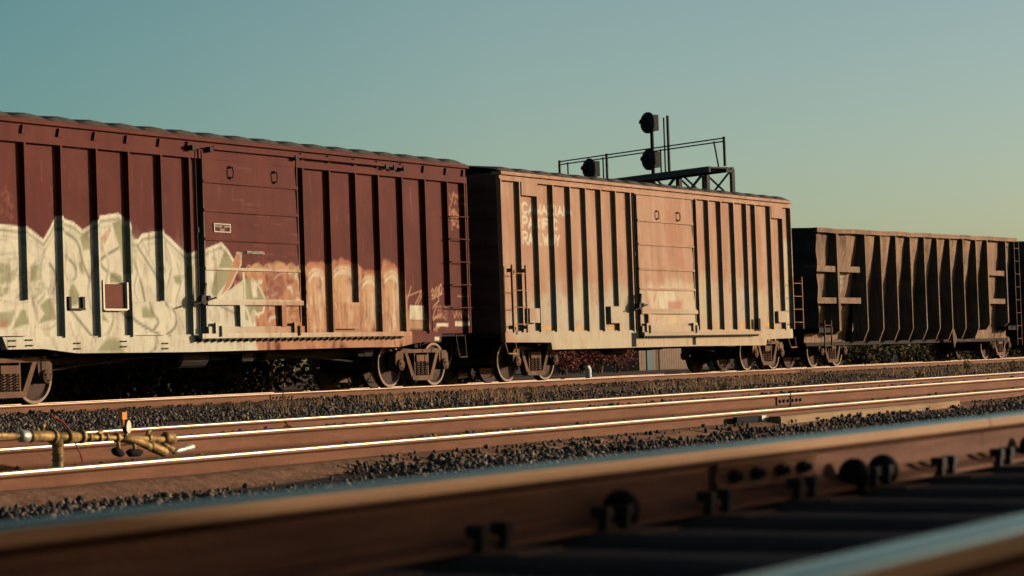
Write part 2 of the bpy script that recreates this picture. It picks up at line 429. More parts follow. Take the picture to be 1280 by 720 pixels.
# near track: y .94 / 2.45
ZN = .79
near = track('closest railway track, blurred, with bolted joint bar and rail anchors on its dark ties', [(.94, ZN), (2.45, ZN)], -6, 40, RAIL_NEAR,
             [4.04+.515*k for k in range(-9, 22)], ZN-.156, .169, .15)
def near_hardware():
    y = 2.45; zb = ZN-.15
    # joint bar with four bolts on the camera side and the field side
    for sgn in (-1, 1):
        b = MB(); x0, x1 = 5.20, 5.80
        pr = [(.0115,.045),(.026,.034),(.030,.040),(.024,.055),(.019,.072),(.024,.088),(.031,.099),(.026,.104),(.0115,.098)]
        vs = [(x, y+sgn*u, zb+w) for x in (x0, x1) for u, w in pr]; n = len(pr)
        fs = [(k, n+k, n+(k+1) % n, (k+1) % n) for k in range(n)]+[tuple(range(n)), tuple(range(2*n-1, n-1, -1))]
        b.add(vs, fs); jb = b.build('joint_bar', RAIL_NEAR[0], near)
        for x in (5.29, 5.42, 5.57, 5.71):
            c = MB(); c.lathe([(0,-.012),(.016,-.012),(.018,0),(.018,.012),(.0,.012)], (x, y+sgn*.030, zb+.072), (0, sgn, 0), 6)
            c.lathe([(.010,.012),(.010,.024),(0,.026)], (x, y+sgn*.030, zb+.072), (0, sgn, 0), 8)
            c.build('bolt', M['steel_dark'], jb)
    for rr in (.94, 2.45):
        for k in range(-4, 12):
            x = 4.04+.515*k
            b = MB(); b.box(x-.09, x+.09, rr-.19, rr+.19, ZN-.158, ZN-.1495)
            pl = b.build('tie_plate', M['truck'], near)
            if not (rr > 2 and 0 <= k <= 9): continue
            for sx in (-.05, .045):
                for sy in (-1, 1):
                    b = MB(); yy = rr+sy*.086
                    b.box(x+sx-.009, x+sx+.009, yy-.009, yy+.009, ZN-.15, ZN-.118)
                    b.box(x+sx-.015, x+sx+.015, yy-.014-(.010 if sy > 0 else 0), yy+.014+(.010 if sy < 0 else 0), ZN-.122, ZN-.098)
                    b.build('spike', M['steel_dark'], pl)
    for cx in (4.63, 5.97, 6.18, 7.49, 9.05):
        b = MB()
        b.lathe([(0,-.022),(.032,-.022),(.042,-.010),(.043,.008),(.034,.020),(0,.024)], (cx, 2.45-.062, ZN-.112), (1,0,0), 14)
        b.bar((cx, 2.45-.10, ZN-.157), (cx, 2.45+.09, ZN-.157), .034, .012)
        b.build('rail_anchor', M['rubber'], near)
    b = MB(); pr = [(u*1.01, w-.03 if w > .1 else w*.75) for u, w in rail_profile()]; n = len(pr); vs = [(x, y+u, zb+w+(.0006 if w > .14 else 0)) for x in (7.155, 7.162) for u, w in pr]
    b.add(vs, [(k, n+k, n+(k+1) % n, (k+1) % n) for k in range(n)]+[tuple(range(n)), tuple(range(2*n-1, n-1, -1))]); b.build('rail_joint', M['rubber'], near)
near_hardware()
Z2A, Z2B = PZ(640, 396+.0817*1726, 10.5), PZ(640, 396+.0690*1726, 12.01)
second = track('second track from the camera, its shining rusty rail running behind the blurred one', [(10.5, Z2A), (12.01, Z2B)], -6, 90, RAIL, [2+.55*k for k in range(90)], Z2A-.24)
Z3A = PZ(640, 396+.0630*1726, 16.0)
track('third track from the camera, a thin bright rail half buried in gravel', [(16.0, Z3A), (17.5, Z3A-.046)], -6, 120, RAIL)
far = track('far track that carries the freight cars', [(YR, ZR), (YR+1.51, ZR)], -6, 160, RAIL_FAR, [27+.6*k for k in range(100)], ZR-.175)

def plates(root, y, ztop, xs):
    b = MB(); first = None; r = random.Random(8)
    for x in xs:
        if first is None:
            b.box(-.1, .1, -.19, -.077, -.180, -.163)
            for sx in (-.05, .045): b.box(sx-.012, sx+.012, -.105, -.078, -.163, -.135); b.box(sx-.017, sx+.017, -.112, -.07, -.138, -.122)
            b.v = [tuple(Vector(v)+root.location) for v in b.v]; o = first = b.build('tie_plate', M['steel_dark'], root)
        else:
            o = first.copy(); COL.objects.link(o); o.parent = root
        o.location = Vector((x+r.uniform(-.03,.03), y, ztop))-root.location
plates(far, YR, ZR, [27+.6*k for k in range(100)])
def joint(root, x, y, ztop, mats):
    b = MB(); z = ztop-.18; pr = [(.0115,.045),(.026,.034),(.031,.040),(.024,.085),(.031,.128),(.026,.134),(.0115,.127)]; n = len(pr)
    vs = [(xx, y-u, z+w) for xx in (x-.4, x+.4) for u, w in pr]; b.add(vs, [(k, n+k, n+(k+1) % n, (k+1) % n) for k in range(n)]+[tuple(range(n)), tuple(range(2*n-1, n-1, -1))])
    j = b.build('joint_bar', mats[0], root)
    for q in (-.32, -.2, -.07, .07, .2, .32):
        b = MB(); b.lathe([(.022,-.01),(.022,.022),(0,.024)], (x+q, y-.026, z+.085), (0,-1,0), 6); b.build('bolt', M['steel_dark'], j)
    b = MB(); b.box(x-.012, x+.012, y-.0405, y+.04, ztop-.175, ztop+.0006); b.build('rail_gap', M['rubber'], j)
joint(second, PX(985, 500, 12.01), 12.01, Z2B, RAIL)
joint(far, PX(1007, 461, YR), YR, ZR, RAIL_FAR); joint(far, PX(352, 491, YR), YR, ZR, RAIL_FAR)

# timber and iron bits along the second track
def plank(label, x0, x1, y0, y1, z0, z1, holes, dz=0.0):
    b = MB(); n = 12
    for i in range(n):
        pass
    xs = np.linspace(x0, x1, n+1)
    vs = []
    for x in xs:
        w = random.uniform(-.006, .006)
        for (yy, zz) in ((y0,z0),(y1,z0),(y1,z1),(y0+.015,z1),(y0,z1-.015)): vs.append((x, yy+w, zz+w*.5))
    fs = [(i*5+k, (i+1)*5+k, (i+1)*5+(k+1) % 5, i*5+(k+1) % 5) for i in range(n) for k in range(5)]+[(0,1,2,3,4), tuple(range(n*5+4, n*5-1, -1))]
    t = thing('timber_plank', label, 'plank', ((x0+x1)/2, (y0+y1)/2, z0))
    b.add(vs, fs); b.build('board', M['plank'], t)
    c = MB()
    for h in holes: c.lathe([(0,-.004),(.022,-.004),(.022,.006),(0,.008)], (x0+(x1-x0)*h, y0, (z0+z1)/2), (0,-1,0), 8)
    c.build('bolt_head', M['steel_dark'], t)
xa, xb = PX(970, 512, 10.25), PX(1195, 499, 10.25)
plank('long pale weathered plank with dark bolt heads beside the second rail', xa, xb, 10.2, 10.34, Z2A-.20, Z2A-.075, (.07, .28, .55, .8))
t = thing('switch_clamp', 'small pale metal clamp with black bar on the second rail', 'rail clamp', (PX(940, 516, 10.3), 10.3, Z2A-.15))
b = MB(); x0, x1 = PX(925, 518, 10.35), PX(953, 516, 10.35); b.box(x0, x1, 10.385, 10.43, Z2A-.125, Z2A-.055); b.build('bar', M['rubber'], t)
b = MB(); b.box(x1+.01, x1+.12, 10.36, 10.43, Z2A-.125, Z2A-.06); b.box(x1+.12, x1+.60, 10.38, 10.42, Z2A-.115, Z2A-.085); b.build('clamp', M['cream'], t)

# ------------------------------------------------------------------ trucks (bogies)
def make_truck(parent, xc):
    """side frames and bolster are the part; wheels, springs and bearing caps are its sub-parts"""
    b = MB(); hw = .99
    for sg in (-1, 1):
        y = YC+sg*hw; o = sg
        def pr(poly, t0, t1): b.prism([(xc+u, ZR+w) for u, w in poly], y-t0, y+t1)
        pr([(-.86,.655),(-.72,.70),(.72,.70),(.86,.655),(.86,.735),(.70,.79),(.30,.775),(-.30,.775),(-.70,.79),(-.86,.735)], .070, .070)
        for s in (-1, 1):
            q = lambda pts: [(s*u, w) for u, w in (pts if s > 0 else pts[::-1])]
            pr(q([(.565,.712),(.675,.712),(.395,.14),(.295,.205)]), .076, .076)
            pr(q([(.245,.20),(.280,.20),(.280,.72),(.245,.72)]), .060, .060)
            pr(q([(.78,.46),(1.04,.46),(1.04,.66),(.96,.742),(.78,.742)]), .083, .083)
            pr(q([(.72,.46),(.775,.46),(.775,.71),(.70,.71)]), .064, .064)
        pr([(-.40,.150),(-.33,.125),(.33,.125),(.40,.150),(.40,.225),(-.40,.225)], .088, .088)
        pr([(-.235,.52),(.235,.52),(.235,.655),(-.235,.655)], .095, .095)
    b.box(xc-.19, xc+.19, YC-.9, YC+.9, ZR+.52, ZR+.66)
    tr = b.build('truck', M['truck'], parent)
    for u in (-.875, .875):
        for sg in (-1, 1):
            w = MB(); yo = YC+sg*.755
            # outer face towards the frame
            w.lathe([(.0,.075),(.10,.075),(.11,.055),(.14,.03),(.365,.012),(.395,.040)], (xc+u, yo, ZR+.457), (0,sg,0), 40, 0)
            w.lathe([(.395,.040),(.405,.068),(.445,.068),(.455,.060)], (xc+u, yo, ZR+.457), (0,sg,0), 40, 1)
            w.lathe([(.457,.060),(.460,-.035),(.484,-.05),(.484,-.072),(.37,-.075),(.345,-.03),(.14,-.01),(.11,-.07),(.09,-.08),(.09,-.30)], (xc+u, yo, ZR+.457), (0,sg,0), 40, 0)
            w.build('wheel', [M['wheel'], M['rim']], tr, smooth=False)
            c = MB(); c.lathe([(.0,.215),(.05,.215),(.085,.20),(.115,.185),(.12,.10),(.12,-.08),(.0,-.08)], (xc+u, YC+sg*(hw-.06), ZR+.457), (0,sg,0), 16)
            for k in range(3):
                a = 2*math.pi*k/3+.5
                c.lathe([(0,.225),(.016,.225),(.016,.18)], (xc+u+.065*math.cos(a), YC+sg*(hw-.06), ZR+.457+.065*math.sin(a)), (0,sg,0), 6)
            c.build('bearing_cap', M['truck'], tr)
        a = MB(); a.tube([(xc+u, YC-.7, ZR+.457), (xc+u, YC+.7, ZR+.457)], .075, 12); a.build('axle', M['wheel'], tr)
    for sg in (-1, 1):
        s_ = MB()
        for cx in (-.155, 0, .155):
            pts = []; turns = 6
            for i in range(turns*10+1):
                a = 2*math.pi*i/10; pts.append((xc+cx+.058*math.cos(a), YC+sg*(hw+.035)+.05*math.sin(a), ZR+.235+.275*i/(turns*10)))
            s_.tube(pts, .014, 6)
        s_.build('spring', M['spring'], tr)
    bb = MB()
    for s in (-1, 1):
        bb.bar((xc+s*.36, YC-.85, ZR+.36), (xc+s*.36, YC+.85, ZR+.36), .09, .07)
        for sg in (-1, 1): bb.box(xc+s*.395-.03, xc+s*.395+.03, YC+sg*.755-.05, YC+sg*.755+.05, ZR+.26, ZR+.52)
    bb.build('brake_beam', M['under'], tr)
    return tr

def coupler(parent, x, s):
    b = MB(); z = ZR+.86
    b.box(min(x-s*.1, x+s*.42), max(x-s*.1, x+s*.42), YC-.07, YC+.07, z-.09, z+.09)
    b.prism([(x+s*.40, z-.16), (x+s*.66, z-.16), (x+s*.72, z-.05), (x+s*.72, z+.05), (x+s*.66, z+.16), (x+s*.40, z+.16)][::s], YC-.17, YC+.13)
    b.box(min(x-s*.02, x+s*.06), max(x-s*.02, x+s*.06), YC-.3, YC+.3, z-.2, z+.2)
    b.build('coupler', M['under'], parent)
    h = MB(); pts = [(x+s*(.1+.5*u), YC-.35-.04*u, z-.1-.42*math.sin(math.pi*min(1, u*.95))) for u in np.linspace(0, 1, 9)]
    h.tube(pts, .025, 8); h.build('air_hose', M['rubber'], parent)

def grab(parent, pts, r=.011, mat='steel_dark', name='grab_iron'):
    b = MB(); b.tube(pts, r, 6); return b.build(name, M[mat], parent)
def ladder(parent, x0, x1, y, z0, z1, n, mat, name='ladder', stile=.03):
    b = MB()
    for x in (x0, x1): b.box(x-stile/2, x+stile/2, y-.02, y+.02, z0, z1)
    for k in range(n):
        z = z0+(z1-z0)*(k+.5)/n; b.tube([(x0, y-.004, z), (x1, y-.004, z)], .011, 6)
    for z in (z0+.12, z1-.12):
        for x in (x0, x1): b.box(x-.02, x+.02, y+.021, y+.12, z-.04, z+.04)
    return b.build(name, M[mat], parent)
def stirrup(parent, x0, x1, y, z0, z1, mat):
    b = MB(); b.tube([(x0-.04, y+.05, z1), (x0, y, z0), (x1, y, z0), (x1+.04, y+.05, z1)], .016, 6); b.box(x0-.01, x1+.01, y-.03, y+.03, z0-.012, z0+.012)
    return b.build('step', M[mat], parent)

def rib_strip(b, xl, w, y0, y1, z0, z1):
    """an outside post: sides run back to the sheet, cut fine in z so paint can cross it"""
    zs = np.linspace(z0, z1, max(2, int((z1-z0)/.04)))
    for path in ([(xl-.014, y1), (xl, y0)], [(xl, y0), (xl+w, y0)], [(xl+w, y0), (xl+w+.014, y1)]):
        b.grid(lambda u, z: (path[0][0]+(path[1][0]-path[0][0])*u, path[0][1]+(path[1][1]-path[0][1])*u, z), [0.0, .5, 1.0], list(zs))
    b.add([(xl-.014, y1, z1), (xl, y0, z1), (xl+w, y0, z1), (xl+w+.014, y1, z1)], [(0,1,2,3)])
    b.add([(xl-.014, y1, z0), (xl, y0, z0), (xl+w, y0, z0), (xl+w+.014, y1, z0)], [(3,2,1,0)])

def boxcar(S):
    x0, x1 = S['x0'], S['x1']; L = x1-x0; zf, zb, ze = S['zfloor'], S['zband'], S['zeave']
    root = thing('boxcar', S['label'], 'boxcar', ((x0+x1)/2, YC, ZR), 'boxcars standing on the far track')
    pn = S['paint']; wall = M[S['mat']]; end = M[S['endmat']]
    d0, d1 = S['door']
    # --- sheet and posts
    b = MB(); posts = sorted(S['ribs'], key=lambda r: r[0]); st = .03
    edges = [x0]+[r[0]+.02 for r in posts]+[x1]
    edges = sorted(edges+[d0-.0, d1])
    zs = list(np.arange(zf, ze, st))+[ze]
    for i in range(len(edges)-1):
        a, c = edges[i], edges[i+1]
        if a >= d0-1e-6 and c <= d1+1e-6: continue
        if c-a < .02: continue
        us = list(np.linspace(a, c, max(2, int((c-a)/st)+1))); amp = random.uniform(-.004, .012); sk = random.uniform(-.006, .006)
        U, W = np.meshgrid(us, zs, indexing='ij')
        k = np.sin(math.pi*(U-a)/(c-a))*np.sin(math.pi*np.clip((W-zf)/(ze-zf), 0, 1))
        Yg = YP-amp*k+sk*k*np.sin(2*math.pi*(U-a)/(c-a))+(fbm(U*1.6+9, W*.9+4)-.5)*.020*k
        m_ = len(zs); base = len(b.v)
        b.v.extend(map(tuple, np.stack([U, Yg, W], -1).reshape(-1, 3)))
        fs = [(base+p*m_+q, base+(p+1)*m_+q, base+(p+1)*m_+q+1, base+p*m_+q+1) for p in range(len(us)-1) for q in range(m_-1)]
        b.f.extend(fs); b.m.extend([0]*len(fs))
    for r in posts:
        rib_strip(b, r[0], r[1], YS, YP+.004, r[2] if len(r) > 2 and r[2] else zf+.004, r[3] if len(r) > 3 else zb)
    b.build('side_wall', wall, root, pn)
    for (pxa, pxb, za, zc, pr) in S['pads']:         # raised repair plates and inset boxes
        b = MB()
        b.grid(lambda u, z: (u, YS-pr, z), list(np.arange(pxa, pxb, .04))+[pxb], list(np.arange(za, zc, .04))+[zc])
        b.add([(pxa,YS-pr,za),(pxb,YS-pr,za),(pxb,YP+.01,za),(pxa,YP+.01,za),(pxa,YS-pr,zc),(pxb,YS-pr,zc),(pxb,YP+.01,zc),(pxa,YP+.01,zc)],
              [(0,3,2,1),(4,5,6,7),(1,2,6,5),(3,0,4,7)])
        b.build('repair_plate', wall, root, pn)
    # --- top plate
    b = MB(); zm = zb+(ze-zb)*S.get('bandsplit', .42)
    b.box(x0+.02, x1-.02, YS+.002, YP+.05, zb, zm); b.box(x0+.02, x1-.02, YS+.030, YP+.06, zm, ze)
    b.box(x0-.02, x1+.02, YS-.045, YP+.1, ze, ze+.07)
    if S.get('gussets', True):
        for r in posts:
            if d0-.2 < r[0] < d1+.2: continue
            b.prism([(r[0]-.06, zm+.005), (r[0]+.05, zm+.005), (r[0]+.02, ze-.03), (r[0]-.02, ze-.03)], YS-.012, YS+.035)
    b.build('top_plate', wall, root, pn)
    # --- corner posts, ends, far side, floor
    for xa, xb in ((x0, x0+.07), (x1-.07, x1)):
        b = MB(); rib_strip(b, xa+.014, xb-xa-.03, YS, YP+.01, zf+.004, zb); b.build('corner_post', wall, root, pn)
    for xe, s in ((x0, -1), (x1, 1)):
        b = MB(); yo0, yo1 = YP+.005, 2*YC-YP-.005; zsx = list(np.linspace(zf-.02, ze+.05, 90))
        fz = lambda z: .05*max(0, math.sin((z-zf)*2*math.pi/.62))**.6 if (z-zf) < (ze-zf)*.97 else 0
        b.grid(lambda y, z: (xe+s*(fz(z)*min(1, min(y-yo0, yo1-y)/.15)), y, z), list(np.linspace(yo0, yo1, 14)), zsx)
        b.build('end_wall', end, root)
    b = MB(); b.box(x0+.01, x1-.01, 2*YC-YP-.06, 2*YC-YP, zf, ze); b.build('far_wall', end, root)
    b = MB(); b.box(x0+.01, x1-.01, YP+.09, 2*YC-YP-.065, zf-.06, zf+.02); b.build('floor_frame', M['under'], root)
    # --- roof: raised panels, one per bay, on a low pitched sheet
    b = MB(); nb = S['roofbays']; W = 2*(YC-YS)+.06; ya = YS-.03
    xs = np.linspace(x0-.01, x1+.01, nb*14+1); ys = [0, .015, .05, .12, .22, .4, .7, 1.0, 1.35, 1.668]
    def roofz(x, v):
        u = ((x-x0)/L*nb) % 1.0; edge = min(1, v/.14)
        sk = (u+v*.25) % 1.0
        return ze+.075+.09*v+ (.018+.085*max(0, math.sin(math.pi*sk))**.75)*edge
    for sgn in (0, 1):
        yf = (lambda v: ya+v) if sgn == 0 else (lambda v: ya+W-v)
        b.grid(lambda x, v: (x, yf(v), roofz(x, v)), list(xs), ys)
    b.build('roof', M['roof'], root, smooth=False)
    # --- side sill
    b = MB(); b.prism(S['sill'], YS+.045, YP+.06)
    sl = b
    v2 = MB(); xsl = list(np.arange(S['sill_x'][0], S['sill_x'][1], .05)); poly = S['sill']
    def lohi(x):
        zz = []
        n = len(poly)
        for i in range(n):
            (ax, az), (bx, bz) = poly[i], poly[(i+1) % n]
            if (ax-x)*(bx-x) <= 0 and abs(ax-bx) > 1e-6: zz.append(az+(bz-az)*(x-ax)/(bx-ax))
        return (min(zz), max(zz)) if zz else (zf-.2, zf)
    for i in range(len(xsl)-1):
        a0, a1 = lohi(xsl[i]+1e-4); c0, c1 = lohi(xsl[i+1]+1e-4)
        v2.grid(lambda u, w: (xsl[i]+(xsl[i+1]-xsl[i])*u, YS+.041, (a0+(a1-a0)*w)*(1-u)+(c0+(c1-c0)*w)*u), [0.0, 1.0], [0, .2, .4, .6, .8, 1.0])
    bb = len(sl.v); sl.v.extend(v2.v); sl.f.extend([tuple(bb+i for i in f) for f in v2.f]); sl.m.extend(v2.m)
    sill = sl.build('side_sill', wall, root, pn)
    b = MB()
    for (ux, uz) in S.get('sillbolts', []):
        for dx in (-.05, .05):
            for dz in (-.045, .045):
                b.prism([(ux+dx-.03, uz+dz-.012), (ux+dx+.03, uz+dz-.012), (ux+dx+.04, uz+dz+.012), (ux+dx-.02, uz+dz+.012)], YS+.02, YS+.05)
    if b.v: b.build('bolt', M['steel_dark'], sill)
    # --- door
    b = MB(); sm = S['seams']; dp = .028
    for i in range(len(sm)-1):
        za, zc = sm[i], sm[i+1]
        us = list(np.linspace(d0+.02, d1-.02, int((d1-d0)/.03)))
        nz = max(2, int((zc-za)/.03)); ws = list(np.linspace(za, zc, nz))
        b.grid(lambda u, z: (u, YS-.012-dp*(1-(z-za)/(zc-za))*.7-.006*math.sin(u*3+i)+(float(fbm(u*1.5+i*7, z*2.0))-.5)*.03*math.sin(math.pi*(z-za)/(zc-za)), z), us, ws)
        b.add([(d0+.02, YS-.012-dp*.7, za), (d1-.02, YS-.012-dp*.7, za), (d1-.02, YS+.02, za), (d0+.02, YS+.02, za)], [(0,1,2,3)])
        if i > 0:
            b.box(d0+.03, d1-.03, YS-.030-dp*.7, YS+.01, za, za+.05)
    b.box(d0+.02, d0+.021+.03, YS-.035, YP, sm[0], sm[-1]); b.box(d1-.05, d1-.02, YS-.035, YP, sm[0], sm[-1])
    door = b.build('door', wall, root, pn)
    b = MB(); b.box(d0-.02, d1+.02, YP+.02, YP+.06, zf, zb); b.build('doorway_lining', M['steel_dark'], door)
    b = MB(); b.box(d0-.05, d1+.10, YS-.02, YP, sm[-1]+.015, zb+.0)
    if S['doorhead']: b.build('door_head', wall, root, pn)
    for hx, hz in S['handles']:
        h = MB(); y = YS-.06; h.tube([(hx, y+.04, hz+.10), (hx, y-.035, hz+.09), (hx, y-.045, hz), (hx, y-.035, hz-.09), (hx, y+.04, hz-.10)], .016, 6)
        h.box(hx-.025, hx+.025, y+.0, y+.05, hz+.075, hz+.12); h.box(hx-.025, hx+.025, y+.0, y+.05, hz-.12, hz-.075)
        h.build('handle', M[S['hw']], door)
    hz = S['barz']; b = MB(); b.box(d0+.01, d1-.01, YS-.085, YS-.02, hz-.045, hz+.045); b.build('lock_bar', wall, door, pn)
    for vx in S['uprights']:
        b = MB(); b.box(vx-.075, vx+.075, YS-.10, YS-.02, sm[0]+.12, hz-.046); b.build('upright', wall, door, pn)
    b = MB(); b.box(d0+.02, d1-.0, YS-.08, YS-.01, sm[0]-.02, sm[0]+.13); b.build('bottom_rail', wall, door, pn)
    for vx in (d0+.28, d1-.28):
        b = MB(); b.box(vx-.12, vx+.12, YS-.13, YS-.082, sm[0]+.0, sm[0]+.20); b.tube([(vx+.02, YS-.15, sm[0]-.05), (vx+.02, YS-.15, sm[0]+.14)], .025, 8)
        b.build('roller_bracket', wall, door, pn)
    # lock gear at the door's left edge
    gx, gz_ = S['gear']
    b = MB(); b.lathe([(0,-.05),(.09,-.05),(.11,0),(.09,.05),(0,.05)], (gx, YS-.11, gz_), (0,1,0), 14)
    b.lathe([(0,-.03),(.045,-.03),(.045,.03),(0,.03)], (gx+.11, YS-.16, gz_+.03), (0,1,0), 10)
    b.tube([(gx-.32, YS-.14, gz_-.10), (gx+.35, YS-.15, gz_+.04)], .018, 6)
    b.bar((gx+.02, YS-.12, gz_+.05), (gx+.08, YS-.12, gz_+.30), .05, .05)
    b.build('lock_gear', M['steel_dark'], door)
    b = MB(); b.tube([(gx+.05, YS+.0, sm[0]), (gx+.05, YS+.0, sm[-1])], .012, 6)
    for q in (.55,): b.box(gx+.03, gx+.07, YS-.03, YS+.03, sm[0]+(sm[-1]-sm[0])*q, sm[0]+(sm[-1]-sm[0])*q+.09)
    b.build('lock_rod', M['steel_dark'], door)
    # --- door track with a toothed lower edge
    t0, t1, tz = S['track']
    b = MB(); b.box(t0, t1, YS-.13, YS-.04, tz, tz+S.get('tth', .085)); b.box(t0, t1, YS-.04, YP, tz+.03, tz+.06)
    b.build('door_track', wall, root, pn)
    b = MB(); n = int((t1-t0)/S['tooth']); w = S['tooth']
    for i in range(n):
        xx = t0+i*w
        b.prism([(xx, tz-.005), (xx, tz-.055), (xx+w*.72, tz-.012), (xx+w*.72, tz-.005)], YS-.11, YS+.03)
    b.build('track_support', M['steel_dark'], root)
    # --- running gear and underframe
    for xt in S['trucks']: make_truck(root, xt)
    b = MB(); b.box(x0+.3, x1-.3, YC-.17, YC+.17, ZR+.66, ZR+1.02)
    for q in np.linspace(x0+1.9, x1-1.9, 6): b.box(q-.06, q+.06, YP+.12, 2*YC-YP-.12, ZR+.80, ZR+1.03)
    b.build('center_sill', M['under'], root)
    xm = (x0+x1)/2
    b = MB(); b.lathe([(0,-.45),(.14,-.45),(.19,-.38),(.19,.38),(.14,.45),(0,.45)], (xm-1.2, YC-.75, ZR+.72), (1,0,0), 14)
    b.bar((xm-1.45, YC-.75, ZR+.88), (xm-1.45, YC-.75, ZR+1.05), .06, .2); b.bar((xm-.95, YC-.75, ZR+.88), (xm-.95, YC-.75, ZR+1.05), .06, .2)
    b.build('air_reservoir', M['under'], root)
    b = MB(); b.lathe([(0,-.22),(.10,-.22),(.13,-.18),(.13,.2),(0,.22)], (xm+1.4, YC-.65, ZR+.76), (1,0,0), 12)
    b.build('brake_cylinder', M['under'], root)
    b = MB(); b.box(xm+.2, xm+.55, YC-.95, YC-.6, ZR+.62, ZR+.92); b.build('brake_valve', M['under'], root)
    b = MB()
    b.tube([(x0+2.6, YC-.5, ZR+.55), (xm-2.5, YC-.6, ZR+.74), (xm+1.2, YC-.6, ZR+.76)], .022, 6); b.tube([(xm+1.6, YC-.62, ZR+.76), (x1-2.7, YC-.4, ZR+.56)], .022, 6)
    b.tube([(x0+1.2, YC-.95, ZR+.92), (xm, YC-1.0, ZR+.78), (x1-1.2, YC-.95, ZR+.92)], .025, 6)
    b.build('brake_rod', M['under'], root)
    coupler(root, x0-.05, -1); coupler(root, x1+.05, 1)
    return root

# ------------------------------------------------------------------ boxcar 1: brown, with graffiti
WHT, CRM, OLV, DOLV, PCH, PCH2, PNK, GRY = (.57,.545,.43), (.67,.635,.50), (.255,.265,.145), (.165,.17,.11), (.43,.215,.12), (.53,.34,.20), (.42,.13,.09), (.44,.43,.34)
def paint_one():
    p = Paint(YP)
    top = [(-60,296),(-30,288),(0,282),(25,285),(36,287),(54,301),(62,288),(70,272),(80,275),(92,279),(103,289),(112,284),(122,272),(148,268),(153,272),(160,288),(166,301),(173,301),(178,294),(200,290),(206,294),(232,318),(243,316),(270,305),(277,313),(285,327)]
    r = random.Random(4)
    # peach letters first
    p.poly([(287,332),(300,338),(312,331),(326,334),(344,329),(360,336),(372,333),(380,338),(384,328),(400,326),(408,330),(414,324),(436,325),(444,335),(452,337),(468,336),(474,334),(484,326),(492,331),(499,345),(501,364),(510,372),(511,392),(513,440),(300,445),(280,420)], PCH, .95, .03, .34, .12)
    for a, c, t_, bt in ((386,405,333,412),(417,441,330,410),(452,471,342,411),(480,498,336,412)):
        p.poly([(a,t_+8),(a+6,t_),(c-3,t_+1),(c,t_+12),(c+1,bt),(a+2,bt)], PCH2, .8, .04, .2, .08)
        p.line([(a-2,t_+2),(a+5,t_-3),(c-3,t_-2),(c+2,t_+8),(c+3,t_+45)], PNK, .05, .7, .02, .2, True)
        for d_ in (4, 8, 12): p.line([(a,t_+d_+6),(a+6,t_+d_),(c-5,t_+d_+1),(c,t_+d_+9),(c-1,t_+d_+26),(c+3,t_+d_+38)], (CRM, (.40,.17,.09), CRM)[d_//4-1], .03, .6, .02, .2, True)
        p.line([(a+2,t_+14),(a+8,t_+8),(c-5,t_+9),(c-1,t_+16)], CRM, .045, .7, .02, .15)
        p.line([(a+5,t_+22),(a+6,bt-18),(a+10,bt-6)], PCH, .05, .8, .02)
        p.line([(c-6,t_+26),(c-5,bt-12)], CRM, .06, .5, .03, .25)
    p.poly([(420,382),(440,381),(441,408),(421,410)], PCH, .8, .02); p.poly([(426,387),(436,387),(436,403),(427,404)], PCH2, .9, .03)
    for k in range(90):
        cx, cy = r.uniform(384, 508), r.uniform(334, 412); L = r.uniform(5, 30)
        p.line([(cx,cy),(cx+r.uniform(-1,1.5),cy+L*.5),(cx+r.uniform(-1,2),cy+L)], ((.22,.075,.045),CRM,(.36,.16,.09),(.60,.42,.26))[k % 4], r.uniform(.012,.04), r.uniform(.35,.75), .02, .2, True)
    # loose scribble over the door's middle
    for k in range(60):
        cx, cy = r.uniform(300, 375), r.uniform(338, 405)
        pts = [(cx+r.uniform(-3,3)+q*r.uniform(1.5,4)*math.cos(k), cy+q*r.uniform(1,3.2)*math.sin(k*1.7)+r.uniform(-2,2)) for q in range(5)]
        p.line(pts, (PCH2, CRM, (.24,.07,.045), PCH)[k % 4], r.uniform(.03,.07), .8, .02, .25)
    for k in range(26):
        cx, cy = 303+k*2.9, 336+2.5*math.sin(k*1.3)
        p.line([(cx-3,cy+5),(cx-1,cy-2),(cx+2,cy-4),(cx+4,cy+2)], PCH2, .035, .7, .02, .2)
    p.poly([(325,347),(345,344),(352,365),(340,372),(322,365)], (.22,.065,.045), .75, .05, .3, .15)
    # white piece
    p.poly(top+[(272,370),(300,352),(312,385),(312,402),(319,440),(240,445),(-60,450)], WHT, 1.0, .015)
    p.poly([(-60,300),(0,290),(30,294),(54,309),(70,282),(92,288),(104,297),(124,280),(146,276),(158,300),(172,309),(200,299),(230,325),(240,420),(-60,420)], CRM, .55, .05, .25, .2)
    p.line(top, CRM, .055, 1.0, .012); p.line([(x, y+5.5) for x, y in top], (.28,.28,.20), .04, .9, .014); p.line([(x+1, y+13) for x, y in top[2:-4]], (.36,.35,.27), .03, .6, .02, .1)
    ol = [[(-40,330),(8,328),(15,345),(12,368),(-10,372)],[(38,332),(49,330),(45,352),(38,352)],[(46,377),(64,372),(71,399),(48,404),(56,392)],[(-20,393),(13,388),(7,408),(-20,412)],[(20,388),(26,389),(30,405),(9,412)],
          [(91,352),(99,369),(97,380),(85,385),(86,364)],[(141,278),(150,275),(158,290),(165,340),(155,345),(150,310)],[(134,338),(152,345),(155,355),(138,354)],[(128,391),(136,402),(127,399)],[(171,385),(184,383),(187,398),(172,398)],
          [(216,345),(231,344),(226,357),(219,354)],[(117,441),(130,423),(146,424),(153,442)],[(100,297),(110,288),(112,312),(104,312)],[(96,330),(102,326),(106,345)],[(232,335),(240,326),(243,360),(238,395)],[(195,335),(204,330),(206,352)]]
    for q in ol: p.poly(q, OLV, .92, .018, .08, .02)
